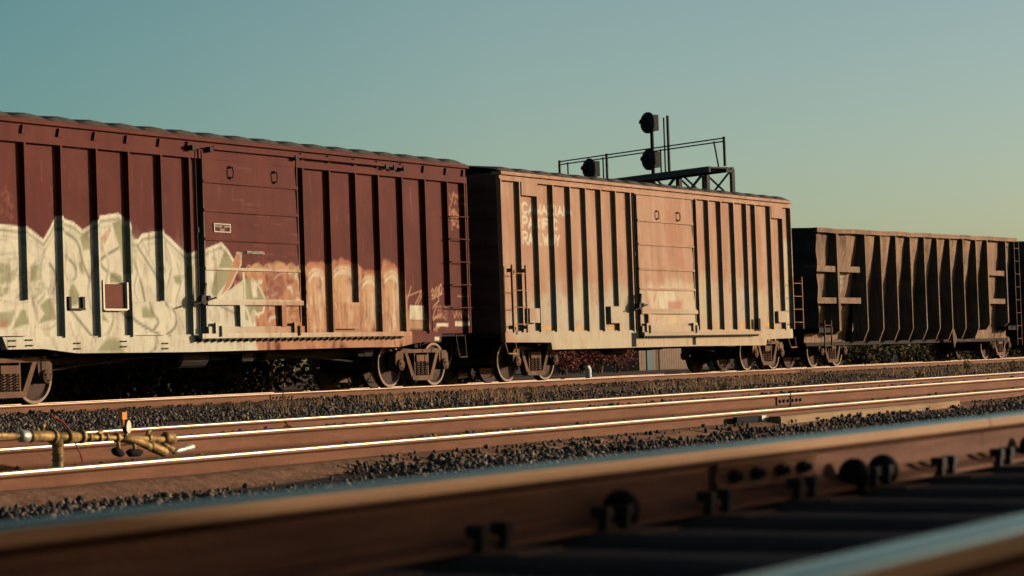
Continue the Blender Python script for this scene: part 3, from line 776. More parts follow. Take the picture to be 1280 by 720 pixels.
    for q in ([(86,384),(101,403),(117,423)],[(148,310),(125,328),(150,352)],[(165,320),(176,352),(184,388),(192,402),(187,411)],[(172,308),(198,350),(206,378),(219,391),(219,408),(208,419)],[(151,388),(166,403),(193,418)],[(70,286),(95,300),(104,330),(113,350)],
              [(40,372),(48,402)],[(130,424),(140,405)],[(146,424),(153,440)],[(192,424),(191,436),(184,440)],[(62,330),(70,345),(66,366)],[(82,320),(92,330),(96,345),(90,352)],[(0,318),(25,316)],[(0,326),(24,322)]):
        p.line(q, DOLV if len(q) > 2 else GRY, .05, .92, .016, .04, True)
    for k in range(7): p.line([(127+k*1.6,298-k*2.2),(131+k*1.2,303-k*2.4)], PNK, .03, .7)
    GW = (.30,.29,.225)
    for pp in ([(0,300),(14,305),(22,330),(14,352),(2,356)],[(26,300),(34,330),(30,362),(20,372)],[(56,312),(50,340),(56,366),(48,378)],[(76,286),(84,310),(80,340),(90,352),(96,338),(92,318)],[(112,300),(118,330),(110,362),(118,398)],
               [(128,310),(136,330),(132,362),(142,396),(136,418)],[(160,312),(172,336),(168,362),(178,384)],[(178,302),(192,330),(200,356),(196,372)],[(206,304),(214,332),(208,366),(214,398)],[(222,330),(226,352),(220,380),(230,410)],[(0,376),(18,380),(34,374)],[(44,408),(60,412),(72,404)],[(88,404),(92,420)],[(120,360),(132,372),(150,368)]):
        p.line(pp, GW, r.uniform(.03,.055), .85, .016, .05, True); p.line([(x+2.2, y+1.5) for x, y in pp], CRM, .05, .8, .03, .1, True)
    for k in range(26):
        cx, cy = r.uniform(-10, 240), r.uniform(300, 415); p.poly([(cx-9,cy-12),(cx+8,cy-9),(cx+10,cy+10),(cx-7,cy+13)], (GW, CRM, WHT)[k % 3], .17, .14, .2, .12)
    for k in range(46):
        cx, cy = r.uniform(-5, 318), 426+r.uniform(-10, 10); p.line([(cx,cy),(cx+.5,cy+r.uniform(4,14))], (.30,.22,.15), r.uniform(.015,.04), .35, .03)
    for k in range(40):
        cx, cy = r.uniform(-10, 72), r.uniform(318, 372); q = [(cx+7*math.cos(k+a*.9)*a/4, cy+9*math.sin(k+a*.9)*a/4) for a in range(1, 6)]
        p.line(q, (CRM, GRY, OLV)[k % 3], .035, .55, .02, .1, True)
    p.poly([(-5,400),(3,401),(4,410),(-5,412)], PNK, .6, .03)
    # door pieces
    p.poly([(254,316),(272,311),(262,345),(256,358)], CRM, .9, .015); p.poly([(262,345),(274,312),(283,328),(279,350),(262,372),(257,366)], OLV, .9, .012)
    p.poly([(285,324),(289,317),(294,316),(295,330),(283,355),(268,372),(277,352)], PCH, 1.0, .012); p.line([(289,316),(295,317),(294,331),(281,358),(268,373)], CRM, .03, .8)
    p.poly([(296,346),(304,350),(313,350),(322,365),(325,380),(320,391),(309,387),(303,402),(297,395)], OLV, .85, .015)
    p.poly([(307,352),(314,352),(315,372),(309,372)], CRM, .95, .02); p.line([(309,349),(318,360),(326,377),(322,391),(312,394)], CRM, .04, .9)
    p.line([(298,342),(299,380),(309,409)], CRM, .05, .9); p.line([(264,380),(300,399)], DOLV, .045, .7); p.line([(268,372),(298,351)], CRM, .03, .9); p.line([(311,405),(318,425)], CRM, .03, .8)
    # small tags
    TAG = (.50,.27,.17)
    for q in ([(510,372),(514,358),(508,377)],[(510,370),(527,363)],[(527,364),(519,380)],[(529,366),(522,380)],[(540,385),(546,378),(540,398),(552,392),(541,400)],[(543,397),(553,396),(557,400)],[(541,413),(546,408)],[(543,414),(549,408)],
              [(566,391),(568,398),(570,389),(572,398),(574,390),(576,397),(579,388),(581,397)],[(572,370),(580,371)]):
        p.line(q, TAG, .03, .85, .015)
    # 2010
    for q in ([((x-539)*.82+538.6, y) for x, y in q_] for q_ in ([(539,365),(541,361),(543,363),(540,370),(544,369)],[(545,363),(547,359),(548,363),(547,369),(545,369),(545,363)],[(550,358),(550,368)],[(552,359),(554,355),(556,359),(555,366),(552,366),(552,359)],[(540,374),(556,367)],[(550,372),(551,376),(548,379)])):
        p.line(q, (.56,.33,.21), .03, 1.0, .012)
    for k in range(70):
        cx, cy = r.uniform(560.5, 575), 238+r.random()**.9*46; p.line([(cx,cy),(cx+r.uniform(-2,2),cy+r.uniform(1,5)),(cx+r.uniform(-1,2),cy+r.uniform(2,4))], (.48,.22,.12), .022, .7, .015)
    for k in range(14):
        cx, cy = r.uniform(0, 14), 234+r.random()*38; p.line([(cx,cy),(cx+r.uniform(1,4),cy+r.uniform(-2,3)),(cx+r.uniform(-1,2),cy+r.uniform(3,6))], (.26,.09,.065), .03, .5, .02)
    p.poly([(512,381),(530,382),(531,400),(512,399)], (.62,.58,.42), 1.0, .01, .05); p.poly([(511,400),(531,400),(533,412),(511,411)], PCH2, .7, .03, .1)
    for a, c, t_, bt in ((545,560,403,409),(568,582,402,408)): p.poly([(a,t_),(c,t_),(c,bt),(a,bt)], (.68,.58,.42), 1.0, .008)
    for i in range(4):
        for j in range(2): p.line([(546+j*9, 383+i*4.5), (551+j*7, 383+i*4.5)], (.42,.22,.14), .035, .6, .02)
    for a, c in ((531,538),): p.poly([(540,420),(546,420),(546,426),(540,426)], CRM, 1.0, .01)
    p.poly([(590.0,360),(592.5,360),(595,416),(592,416)], CRM, 1.0, .01)
    for k in range(170):
        cx, cy = r.uniform(0, 588), r.uniform(0, 1); cy = 190+(cx*.07)+cy*180; L = r.uniform(3, 26)
        p.line([(cx,cy),(cx+L*.03,cy+L)], ((.20,.07,.05),(.07,.018,.014),(.24,.10,.07))[k % 3], r.uniform(.01,.035), r.uniform(.2,.55), .025, .2)
    for k in range(60):
        cx, cy = r.uniform(252, 372), r.uniform(190, 330); p.line([(cx,cy),(cx+r.uniform(4,22),cy+r.uniform(.3,2.2))], ((.24,.11,.08),(.08,.02,.016))[k % 2], r.uniform(.01,.025), .4, .02, .3)
    return p
zf1 = PZ(150, 421.5, YP); ze1 = PZ(290, 180.5, YS); zb1 = PZ(120, 186, YS)
x1a, x1b = PX(-58, 300, YS)-.0, PX(587, 320, YS)
trk1 = (PX(8, 470, YC-.99), PX(524, 460, YC-.99))
x1a = trk1[0]-(x1b-trk1[1])
LB = lambda px, py: PX(px, py, YS)
ribs1 = [(LB(p, y), .045, z) for p, y, z in ((30,190,PZ(34,375,YP)),(75.5,192,None),(120,195,None),(160,197,None),(200.7,199,PZ(205,376,YP)),(236,202,None))]
ribs1 += [(LB(p, y), .045, z) for p, y, z in ((378.5,235,None),(411.7,235,None),(444.4,238,PZ(448,378,YP)),(473,240,None),(502.7,242,None),(531.3,244,None),(559.1,247,PZ(565,382,YP)),(580.5,247,None))]
pit = ribs1[1][0]-ribs1[0][0]
ribs1 += [(ribs1[0][0]-pit, .045, None), (ribs1[0][0]-2*pit, .045, None)]
d1a, d1b = LB(251, 250), LB(373, 300)
S1 = dict(label='dark red-brown boxcar with big white and peach graffiti along its lower side', x0=x1a, x1=x1b, zfloor=zf1, zband=zb1, zeave=ze1, paint=paint_one(), mat='car_brown', endmat='end_brown',
          ribs=[r for r in ribs1 if not (d1a < r[0] < d1b)], door=(d1a, d1b), roofbays=18, hw='hardware_brown', doorhead=True,
          pads=[(LB(-6,400), LB(36.5,400), PZ(20,420,YS), PZ(20,376,YS), .004), (LB(166,400), LB(206.5,400), PZ(186,419,YS), PZ(186,377,YS), .004), (LB(418,400), LB(450,400), PZ(434,411,YS), PZ(434,378,YS), .004), (LB(545,400), LB(582,400), PZ(565,414,YS), PZ(565,381.5,YS), -.088)],
          seams=[PZ(315,417,YS), PZ(315,378,YS), PZ(315,339,YS), PZ(315,303,YS), PZ(315,268,YS), PZ(315,233,YS), PZ(315,194,YS)],
          handles=[(LB(286,216), PZ(286,216,YS)), (LB(341,222), PZ(341,222,YS))], barz=PZ(315,378.5,YS-.05), uprights=[LB(298,395), LB(350,395)], gear=(LB(247,375), PZ(247,375,YS)),
          track=(LB(246,420), LB(508,413), PZ(380,421.5,YS-.1)), tooth=.20,
          sill=[(a.x, a.z) for a in (P(x, y, YS+.03) for x, y in ((4,421.5),(10,437),(55,436),(97,441.5),(240,440),(460,434),(500,433.8),(515,430),(530,427.5),(552,427.5),(554,413.5)))],
          sill_x=(P(10,430,YS+.03).x, P(553,420,YS+.03).x),
          sillbolts=[(LB(x, y), PZ(x, y, YS+.03)) for x, y in ((17,429.5),(38,428.5),(98,432.5),(156,430),(208,432.5))],
          trucks=trk1)
car1 = boxcar(S1)
def car1_details():
    # bolted-on hatch, bracket, stencil plates
    b = MB(); xa, xb, za, zc = LB(130,370), LB(158,370), PZ(144,385,YS), PZ(144,355,YS)
    b.box(xa, xb, YS+.035, YP+.02, za, zc); h = b.build('routing_board', M['hardware_brown'], car1)
    b = MB(); b.box(xa-.04, xa, YS-.02, YP, za-.03, zc+.06); b.box(xb, xb+.04, YS-.02, YP, za-.03, zc+.03); b.box(xa, xb, YS-.02, YP, za-.045, za-.01); b.build('board_frame', M['cream'], h)
    b = MB(); xa, xb, za, zc = LB(91,380), LB(108,380), PZ(100,385.5,YP), PZ(100,371,YP)
    for x in (xa, xb): b.box(x-.03, x+.03, YP-.05, YP+.01, za, zc)
    b.box(xa-.02, xb+.03, YP-.06, YP-.01, za-.03, za); b.build('card_clip', M['steel_dark'], car1)
    # framed stencil on the door: two words over one short word, too small to read
    b = MB(); y = YS-.052; x0, x1 = PX(267.5,280,y), PX(288.5,285,y); z1, z0 = PZ(278,279.5,y), PZ(278,290.5,y); w = .018
    b.box(x0, x1, y, y+.006, z1-w, z1); b.box(x0, x1, y, y+.006, z0, z0+w); b.box(x0, x0+.025, y-.001, y+.005, z0+w, z1-w); b.box(x1-.025, x1, y-.001, y+.005, z0+w, z1-w)
    r = random.Random(2); H = z1-z0
    def word(xa, xb, zz, hh):
        n = max(3, int((xb-xa)/.035)); q = (xb-xa)/n
        for i in range(n):
            k = r.random(); b.box(xa+i*q, xa+i*q+q*.30, y-.002, y+.004, zz, zz+hh); b.box(xa+i*q+q*.30, xa+i*q+q*.72, y-.0025, y+.0045, zz+hh*(.0 if k < .4 else .7), zz+hh*(.3 if k < .4 else 1))
    W = x1-x0
    word(x0+.06*W, x0+.53*W, z0+.55*H, .22*H); word(x0+.59*W, x0+.95*W, z0+.55*H, .22*H); word(x0+.36*W, x0+.64*W, z0+.2*H, .22*H)
    b.build('stencil', M['white_paint'], car1)
    b = MB(); y = YS-.050; xa, xb, zz = PX(309,316,y), PX(331,317,y), PZ(320,317.5,y); H = .3
    word(xa, xb, zz, .05); b.build('stencil', M['white_paint'], car1)
    # grab irons at the right end of the side, ladder rungs on the corner, step
    for py in (271, 299, 327.5, 356, 384.5):
        z = PZ(575, py, YS-.05); xa, xb = LB(560.5+ (py-271)*.02, py), LB(583+(py-271)*.035, py)
        grab(car1, [(xa, YS+.01, z), (xa, YS-.06, z), (xb, YS-.06, z), (xb, YS+.01, z)], .012, 'hardware_brown')
    stirrup(car1, LB(575,446), LB(584,446), YS+.02, PZ(580,446,YS), PZ(580,418,YS), 'steel_dark')
    # upper door track lip
    b = MB(); za = PZ(440,208,YS); b.box(LB(262,190), LB(500,215), YS-.10, YS-.05, ze1-.14, ze1-.075); b.build('upper_door_track', M['car_brown'], car1, S1['paint'])
    b = MB()
    for px, py in ((236,182),(258,184),(365,195),(478,208),(488,209),(500,211)): b.box(LB(px,py)-.05, LB(px,py)+.05, YS-.12, YS-.03, ze1-.19, ze1-.10)
    b.build('track_stop', M['steel_dark'], car1)
car1_details()

# ------------------------------------------------------------------ boxcar 2: faded tan, lettered
FONT = {'C': [[(1,.85),(.7,1),(.3,1),(0,.75),(0,.25),(.3,0),(.7,0),(1,.15)]], 'A': [[(0,0),(.5,1),(1,0)],[(.2,.36),(.8,.36)]], 'N': [[(0,0),(0,1),(1,0),(1,1)]], 'D': [[(0,0),(0,1),(.6,1),(1,.7),(1,.3),(.6,0),(0,0)]],
        'I': [[(.5,0),(.5,1)]], 'P': [[(0,0),(0,1),(.75,1),(1,.85),(1,.6),(.75,.45),(0,.45)]], 'F': [[(0,0),(0,1),(1,1)],[(0,.52),(.8,.52)]], 'R': [[(0,0),(0,1),(.75,1),(1,.85),(1,.62),(.75,.48),(0,.48)],[(.5,.48),(1,0)]],
        'L': [[(0,1),(0,0),(1,0)]], 'W': [[(0,1),(.25,0),(.5,.7),(.75,0),(1,1)]], 'Y': [[(0,1),(.5,.5),(1,1)],[(.5,.5),(.5,0)]]}
def paint_two():
    p = Paint(YP); LT = (.70,.65,.50); GRN = (.46,.47,.36); PAL = (.60,.52,.38)
    # long faded graffiti: pale washes on the lower half
    p.poly([(636,390),(660,372),(690,362),(712,366),(730,352),(752,366),(776,352),(796,368),(800,425),(796,440),(690,440),(640,425)], GRN, .58, .20, .32, .35)
    p.poly([(690,385),(720,374),(745,380),(790,372),(796,410),(690,412)], (.53,.46,.35), .45, .16, .35, .3)
    p.poly([(690,412),(800,412),(960,412),(990,410),(990,440),(690,440)], (.52,.47,.33), .6, .06, .2, .1)
    p.poly([(803,360),(832,352),(866,356),(868,414),(803,414)], PAL, .62, .14, .25, .25)
    p.poly([(866,350),(884,340),(905,356),(925,350),(946,360),(966,352),(990,356),(992,412),(866,412)], (.52,.47,.34), .55, .16, .28, .3)
    p.poly([(975,300),(990,300),(993,425),(985,425)], (.55,.55,.38), .6, .1, .2, .1)
    for k, (a, c) in enumerate(((686,700),(722,735),(872,884),(900,912),(920,933),(944,956))):
        p.poly([(a,352+k*3),(c,350+k*2),(c+2,395),(a+2,398)], ((.40,.42,.40),(.50,.52,.26),(.45,.48,.30),(.44,.27,.19),(.42,.44,.40),(.50,.45,.25))[k], .45, .09, .2, .15)
    p.poly([(820,358),(836,358),(840,375),(834,390),(822,388),(816,374)], (.64,.60,.46), .6, .04); p.poly([(830,377),(846,377),(846,388),(830,388)], (.42,.14,.10), .7, .04)
    p.line([(816,392),(818,372),(824,360),(832,357),(838,362),(841,376)], (.30,.26,.20), .04, .5, .03); p.poly([(831,396),(846,396),(846,409),(833,411)], (.62,.48,.25), .6, .05)
    for a, c in ((806,866),): p.line([(a,410),(816,404),(826,410),(838,405),(852,411),(866,405)], (.34,.28,.2), .04, .5, .03)
    p.poly([(824,225),(846,228),(850,335),(826,333)], (.36,.15,.085), .45, .18, .15, .1)
    # rust runs
    r = random.Random(9)
    for k in range(80):
        x = r.uniform(630, 988); y = r.uniform(230, 330) + (x-630)*.06; L = r.uniform(10, 60)
        p.line([(x,y),(x+L*.035,y+L)], ((.36,.16,.085),(.60,.34,.20),(.34,.14,.07))[k % 3], r.uniform(.02,.09), .28, .04, .2)
    for k in range(150):
        x = r.uniform(630, 988); y = 238+(x-630)*.07+r.uniform(0, 150); L = r.uniform(8, 45)
        p.line([(x,y),(x+L*.035,y+L)], ((.33,.15,.085),(.58,.42,.29),(.40,.22,.13),(.27,.12,.07))[k % 4], r.uniform(.012,.05), r.uniform(.15,.45), .03, .25)
    for px in (643,666,685,705,726,745,764,782,868,881,896,913,927,940,959,975):
        p.line([(px+9,246+(px-640)*.07),(px+10,300),(px+12,405)], (.34,.17,.10), .05, .35, .06, .35)
    for k in range(60):
        x = r.uniform(640, 985); y = 412+r.uniform(-3,3); p.line([(x,y),(x+.6,y+r.uniform(4,20))], (.38,.22,.13), .03, .4, .02)
    # lettering, small capitals with a larger first letter
    for word, xa, xb, yt, yb in (('CANADIAN',653,712.5,256.5,265.5),('PACIFIC',653.6,698,273.5,284),('RAILWAY',654,701,293,304.5)):
        n = len(word); X0, X1 = PX(xa, yb, YP), PX(xb, yb, YP); zt, zb_ = PZ(xa, yt-1.5, YP), PZ(xa, yb, YP)
        wd = [(.5 if c == 'I' else 1.25 if c == 'W' else 1) for c in word]; q = (X1-X0)/sum(wd); cx = X0
        for i, c in enumerate(word):
            H = (zt-zb_)*(1.12 if i == 0 else .98); 
            for st in FONT[c]: p.mline([(cx+u*q*wd[i]*.74, zb_+v*H) for u, v in st], LT, .062, .84, .02, .16)
            cx += q*wd[i]
    # reflective amber patches
    for a, c, y in ((680,692,410),(722,733,410),(762,771,409),(895,904,407),(927,934,407),(957,964,405),(643,648,408)):
        p.poly([(a,y-2.6),(c,y-2.6),(c,y+2.6),(a,y+2.6)], (.66,.36,.10), .85, .02, .1)
    return p
zf2 = PZ(700, 415, YP); ze2 = PZ(790, 234.5, YS); zb2 = PZ(760, 238, YS)
x2a, x2b = PX(628.5, 330, YS), PX(991.5, 340, YS)
zlab = PZ(665, 245, YS)
ribs2 = [(LB(p, y), .05, None) + ((z,) if z else ()) for p, y, z in ((649.6,258,None),(671.4,258,zlab),(691.3,258,None),(712.7,258,None),(732,260,None),(751.2,262,None),(769.7,264,None),(788.2,264,None))]
ribs2 += [(LB(p, y), .05, None) + ((z,) if z else ()) for p, y, z in ((869.7,256,None),(885,258,None),(900.4,258,None),(916.6,259,None),(932.5,260,None),(943.4,262,None),(962.3,264,None),(977.7,276,PZ(975,273,YS)))]
ribs2 = [(r[0], r[1], None, r[3] if len(r) > 3 else zb2) for r in ribs2]
d2a, d2b = LB(795.5, 310), LB(866.5, 320)
S2 = dict(label='sunlit faded tan boxcar with pale CANADIAN PACIFIC RAILWAY lettering', x0=x2a, x1=x2b, zfloor=zf2, zband=zb2, zeave=ze2, paint=paint_two(), mat='car_tan', endmat='end_brown',
          ribs=ribs2, door=(d2a, d2b), roofbays=18, hw='hardware_tan', doorhead=True, gussets=False, bandsplit=.3,
          pads=[(LB(651.5,230), LB(671.5,230), zlab, zb2+.02, .003), (LB(661,394), LB(673.5,394), PZ(667,403.5,YS), PZ(667,385.5,YS), .03), (LB(762,394), LB(777,394), PZ(769,404,YS), PZ(769,383,YS), .04), (LB(964,265), LB(978,265), PZ(972,273,YS), zb2+.02, .003), (LB(972,396), LB(981,396), PZ(976,403,YS), PZ(976,389,YS), .03)],
          seams=[PZ(830,414,YS), PZ(830,388.5,YS), PZ(830,363,YS), PZ(830,338.5,YS), PZ(830,308,YS), PZ(830,279,YS), PZ(830,247,YS)],
          handles=[(LB(819,269), PZ(819,269,YS)), (LB(845.5,271), PZ(845.5,271,YS))], barz=PZ(830,390,YS-.05), uprights=[LB(808,402)], gear=(LB(794,383), PZ(794,383,YS)),
          track=(LB(800,419), LB(947,415), PZ(870,418.8,YS-.1)), tooth=.16,
          sill=[(a.x, a.z) for a in (P(x, y, YS+.03) for x, y in ((632,414),(633,428),(690.5,428),(690.8,437),(790,434.5),(872,432.5),(958.5,431.5),(959,424),(992,422.5),(991.5,411)))],
          sill_x=(P(633,428,YS+.03).x, P(991,422,YS+.03).x), trucks=(PX(666, 452, YC-.99), PX(957, 440, YC-.99)))
car2 = boxcar(S2)
def car2_details():
    z0, z1 = PZ(640, 416, YS-.1), PZ(640, 331, YS-.1)
    ladder(car2, LB(634.5,375), LB(651.5,375), YS-.13, z0, z1, 4, 'hardware_tan')
    z0, z1 = PZ(992, 411, YS-.1), PZ(992, 346, YS-.1)
    ladder(car2, LB(986,380), LB(997.5,380), YS-.13, z0, z1, 4, 'hardware_tan')
    stirrup(car2, LB(636,441), LB(647,441), YS+.02, PZ(640,442,YS), PZ(640,427,YS), 'hardware_tan')
    stirrup(car2, LB(989,433), LB(996,433), YS+.02, PZ(992,434,YS), PZ(992,421,YS), 'hardware_tan')
    b = MB(); b.box(LB(945.5,402), LB(948.5,402), YS-.05, YS-.01, PZ(947,416,YS), PZ(947,398,YS)); b.build('track_stop', M['rubber'], car2)
    b = MB(); b.box(LB(791.5,425), LB(797,425), YS+.034, YS+.046, PZ(794,433.5,YS), PZ(794,416,YS)); b.build('door_gap_shade', M['rubber'], car2)  # black strip over the sill, standing in for shade in the door gap
    b = MB(); b.box(LB(867.5,425), LB(871.5,425), YS+.036, YS+.048, PZ(869,431,YS), PZ(869,419.5,YS)); b.build('sill_gap', M['rubber'], car2)
    b = MB(); b.lathe([(.20,-.012),(.215,0),(.20,.012),(.185,0),(.20,-.012)], (x2a-.18, YC-.55, ZR+2.3), (1,0,0), 20); b.bar((x2a-.18, YC-.74, ZR+2.3), (x2a-.18, YC-.36, ZR+2.3), .02, .02); b.bar((x2a-.2, YC-.55, ZR+2.3), (x2a, YC-.55, ZR+2.3), .03, .03)
    b.build('brake_wheel', M['end_brown'], car2)
car2_details()

# ------------------------------------------------------------------ gondolas
def gondola(label, x0, x1, zt0, zt1, posts, zkink, zlow, zr_trucks, wl, mark=True):
    root = thing('gondola', label, 'gondola', ((x0+x1)/2, YC, ZR), 'high sided gondolas on the far track')
    ztop = lambda x: zt0+(zt1-zt0)*(x-x0)/(x1-x0)
    p = Paint(YP)
    if mark:
        p.poly([(1055,339),(1067,339),(1067,367),(1055,367)], (.52,.44,.34), .75, .05, .25, .1)
        for k in range(10): p.line([(1056+(k % 4)*3, 346+(k//4)*7), (1057.5+(k % 4)*3, 351+(k//4)*7), (1058.5+(k % 4)*3, 346+(k//4)*7)], (.06,.05,.05), .05, .7, .02)
        p.poly([(1070,300),(1262,302),(1262,316),(1070,316)], (.44,.27,.16), .5, .3, .35, .3)
    m = M['car_black']
    # tub sheet: leans inwards towards the bottom between posts, straight in the end bays
    b = MB(); ed = [x0+.05]+[q[0]+.03 for q in posts]+[x1-.05]; nb = len(ed)-1
    for i in range(nb):
        a, c = ed[i], ed[i+1]
        if c-a < .05: continue
        endbay = i in wl
        us = list(np.linspace(a, c, 16)); ph = random.uniform(0, 6)
        def fn(u, w):
            z = zlow+(ztop(u)-.1-zlow)*w; s = math.sin(math.pi*(u-a)/(c-a))
            rec = (.22+(.52 if i == 1 else .30)*(1-w)) if endbay else (.135+.42*(1-w)**.9)
            rec += -.055*s*(w**.5)*(1-w*.3) + .02*math.sin(4*w+ph)*s + (float(fbm(u*2.6+i, z*1.7+i*3))-.5)*.15*s
            return (u, YS+rec, z)
        b.grid(fn, us, list(np.linspace(0, 1, 30)))
    b.build('side_sheet', m, root, p)
    # posts, with a foot that kicks inwards
    for i, (xp, w, zk, zl) in enumerate(posts):
        q = MB(); zt = ztop(xp)-.09
        vs = []
        for (z, dy) in ((zt, 0), (zk, .0), (zl, .16)):
            vs += [(xp-.012, YS+.46+dy, z), (xp, YS+dy, z), (xp+w, YS+dy, z), (xp+w+.012, YS+.46+dy, z)]
        fs = [(k*4+j, k*4+4+j, k*4+4+(j+1) % 4, k*4+(j+1) % 4) for k in range(2) for j in range(4)]+[(0,1,2,3),(11,10,9,8)]
        q.add(vs, fs); q.build('post', m, root, p)
    # top chord
    b = MB(); n = 24
    for i in range(n):
        xa, xb = x0+(x1-x0)*i/n, x0+(x1-x0)*(i+1)/n
        j = lambda x: ztop(x)+(math.sin(x*2.1)+math.sin(x*5.3))*.007
        b.add([(xa,YS-.03,j(xa)-.13),(xb,YS-.03,j(xb)-.13),(xb,YS+.10,j(xb)-.13),(xa,YS+.10,j(xa)-.13),(xa,YS-.03,j(xa)),(xb,YS-.03,j(xb)),(xb,YS+.10,j(xb)),(xa,YS+.10,j(xa))], [(0,3,2,1),(4,5,6,7),(0,1,5,4),(2,3,7,6)]+([(3,0,4,7)] if i == 0 else [])+([(1,2,6,5)] if i == n-1 else []))
    b.build('top_chord', m, root, p)
    # end bay straps
    bays = [(x0+.02, posts[0][0]), (posts[0][0]+.1, posts[1][0]-.1), (posts[-2][0]+.05, posts[-1][0]-.02)]
    for k, (a, c) in enumerate(bays):
        for f in (.62, .34):
            z = zlow+(ztop(a)-zlow)*f; b = MB(); b.box(a+.12*(k == 1), c-.25*(k == 1), YS+.05+.004*k, YS+.45, z, z+.17); b.build('strap', m, root, p)
    # ends
    for xe, s in ((x0, -1), (x1, 1)):
        b = MB(); zs = list(np.linspace(ZR+1.0, 1, 20)); y0, y1 = YS+.02, 2*YC-YS-.02
        b.grid(lambda y, w: (xe+s*(.04*math.sin(w*26) if .05 < w < .95 else 0), y, ZR+1.0+(ztop(xe)+.05*math.sin(math.pi*(y-y0)/(y1-y0))-ZR-1.0)*w), list(np.linspace(y0, y1, 12)), list(np.linspace(0, 1, 40)))
        b.build('end_wall', M['end_black'], root)
    b = MB(); b.box(x0+.03, x1-.03, 2*YC-YS-.3, 2*YC-YS-.24, zlow, min(zt0, zt1)-.05); b.build('far_wall', M['end_black'], root)
    b = MB(); b.box(x0+.03, x1-.03, YS+.47, 2*YC-YS-.31, zlow-.1, zlow); b.box(x0+.2, x1-.2, YC-.2, YC+.2, ZR+.6, zlow-.1)
    b.box(x0-.0, x0+1.1, YS+.05, 2*YC-YS-.05, ZR+.98, ZR+1.12); b.box(x1-1.1, x1, YS+.05, 2*YC-YS-.05, ZR+.98, ZR+1.12)
    b.build('floor_frame', M['under'], root)
    for q in (.42, .60):
        b = MB(); xx = x0+(x1-x0)*q
        b.lathe([(0,-.35),(.15,-.35),(.17,-.3),(.17,.3),(.15,.35),(0,.35)], (xx, YS+.75, ZR+.70), (1,0,0), 12); b.bar((xx, YS+.75, ZR+.85), (xx, YS+.75, zlow), .12, .12); b.build('air_reservoir', M['under'], root)
    b = MB(); xx = x0+(x1-x0)*.64
    b.prism([(xx-.12, zlow+.30), (xx+.05, zlow+.34), (xx+.30, zlow+.02), (xx+.02, zlow-.30), (xx-.06, zlow-.02)], YS+.12, YS+.20); b.tube([(xx+.02, YS+.14, zlow-.02), (xx+1.7, YS+.16, zlow-.06)], .02, 6)
    b.build('dump_lever', M['truck'], root)
    b = MB(); b.tube([(x0+1.0, YS+.5, ZR+.62), (x0+(x1-x0)*.45, YS+.6, ZR+.66), (x1-1.0, YS+.5, ZR+.62)], .025, 6); b.build('brake_rod', M['under'], root)
    for xt in zr_trucks: make_truck(root, xt)
    for xa, xb in ((x0+.12, x0+.62), (x1-.62, x1-.12)):
        ladder(root, xa, xb, YS-.09, ZR+.45, (zlow+.62 if xa < (x0+x1)/2 else ztop(x1)-.15), 3 if xa < (x0+x1)/2 else 8, 'truck')
    coupler(root, x0-.02, -1); coupler(root, x1+.02, 1)
    return root
gx0, gx1 = LB(1022.5, 350), LB(1272.5, 350)
zg0, zg1 = PZ(1048, 286, YS), PZ(1271, 297.6, YS)
zk, zl = PZ(1120, 411, YS), PZ(1120, 425.5, YS)
gp = [(LB(1047.0,340), .15, PZ(1052,413,YS), PZ(1052,418,YS))]
gp += [(LB(p, 330), .07, zk, zl) for p in (1082.0,1101.4,1120.4,1138.2,1155.8,1171.9,1187.8,1204.2,1220.4)]
gp += [(LB(1234.5,330), .10, PZ(1237,405,YS), PZ(1237,412,YS)), (LB(1257.5,330), .10, PZ(1260,403,YS), PZ(1260,408,YS))]
gond = gondola('rusty black high-sided gondola with closely spaced vertical posts', gx0, gx1, zg0-.02, zg1, gp, zk, zl, (PX(1038,446,YC-.99), PX(1248,440,YC-.99)), (0, 1, len(gp)-1, len(gp)))
def stencil_end():
    b = MB(); r = random.Random(3); x = gx0-.048
    for row, (py, n) in enumerate(((302.5, 4), (308.5, 5))):
        yb = 27.15; z = PZ(1006, py, 27.0)
        for i in range(n):
            y = yb-.17*i+.05*row; b.box(x-.006, x, y-.045, y+.045, z, z+.035); b.box(x-.006, x, y-.045, y-.015, z+.035, z+.17); b.box(x-.006, x, y-.015, y+.045, z+.14, z+.17)
    b.build('stencil', M['galv'], gond)
stencil_end()
off = (gx1-gx0)+2.1
gondola('dark end of another gondola cut off at the right picture edge', gx0+off, gx1+off, zg1-.05, zg1-.05, [(q[0]+off, q[1], q[2], q[3]) for q in gp], zk, zl, (PX(1038,446,YC-.99)+off, PX(1248,440,YC-.99)+off), (0, 1, len(gp)-1, len(gp)), mark=False)

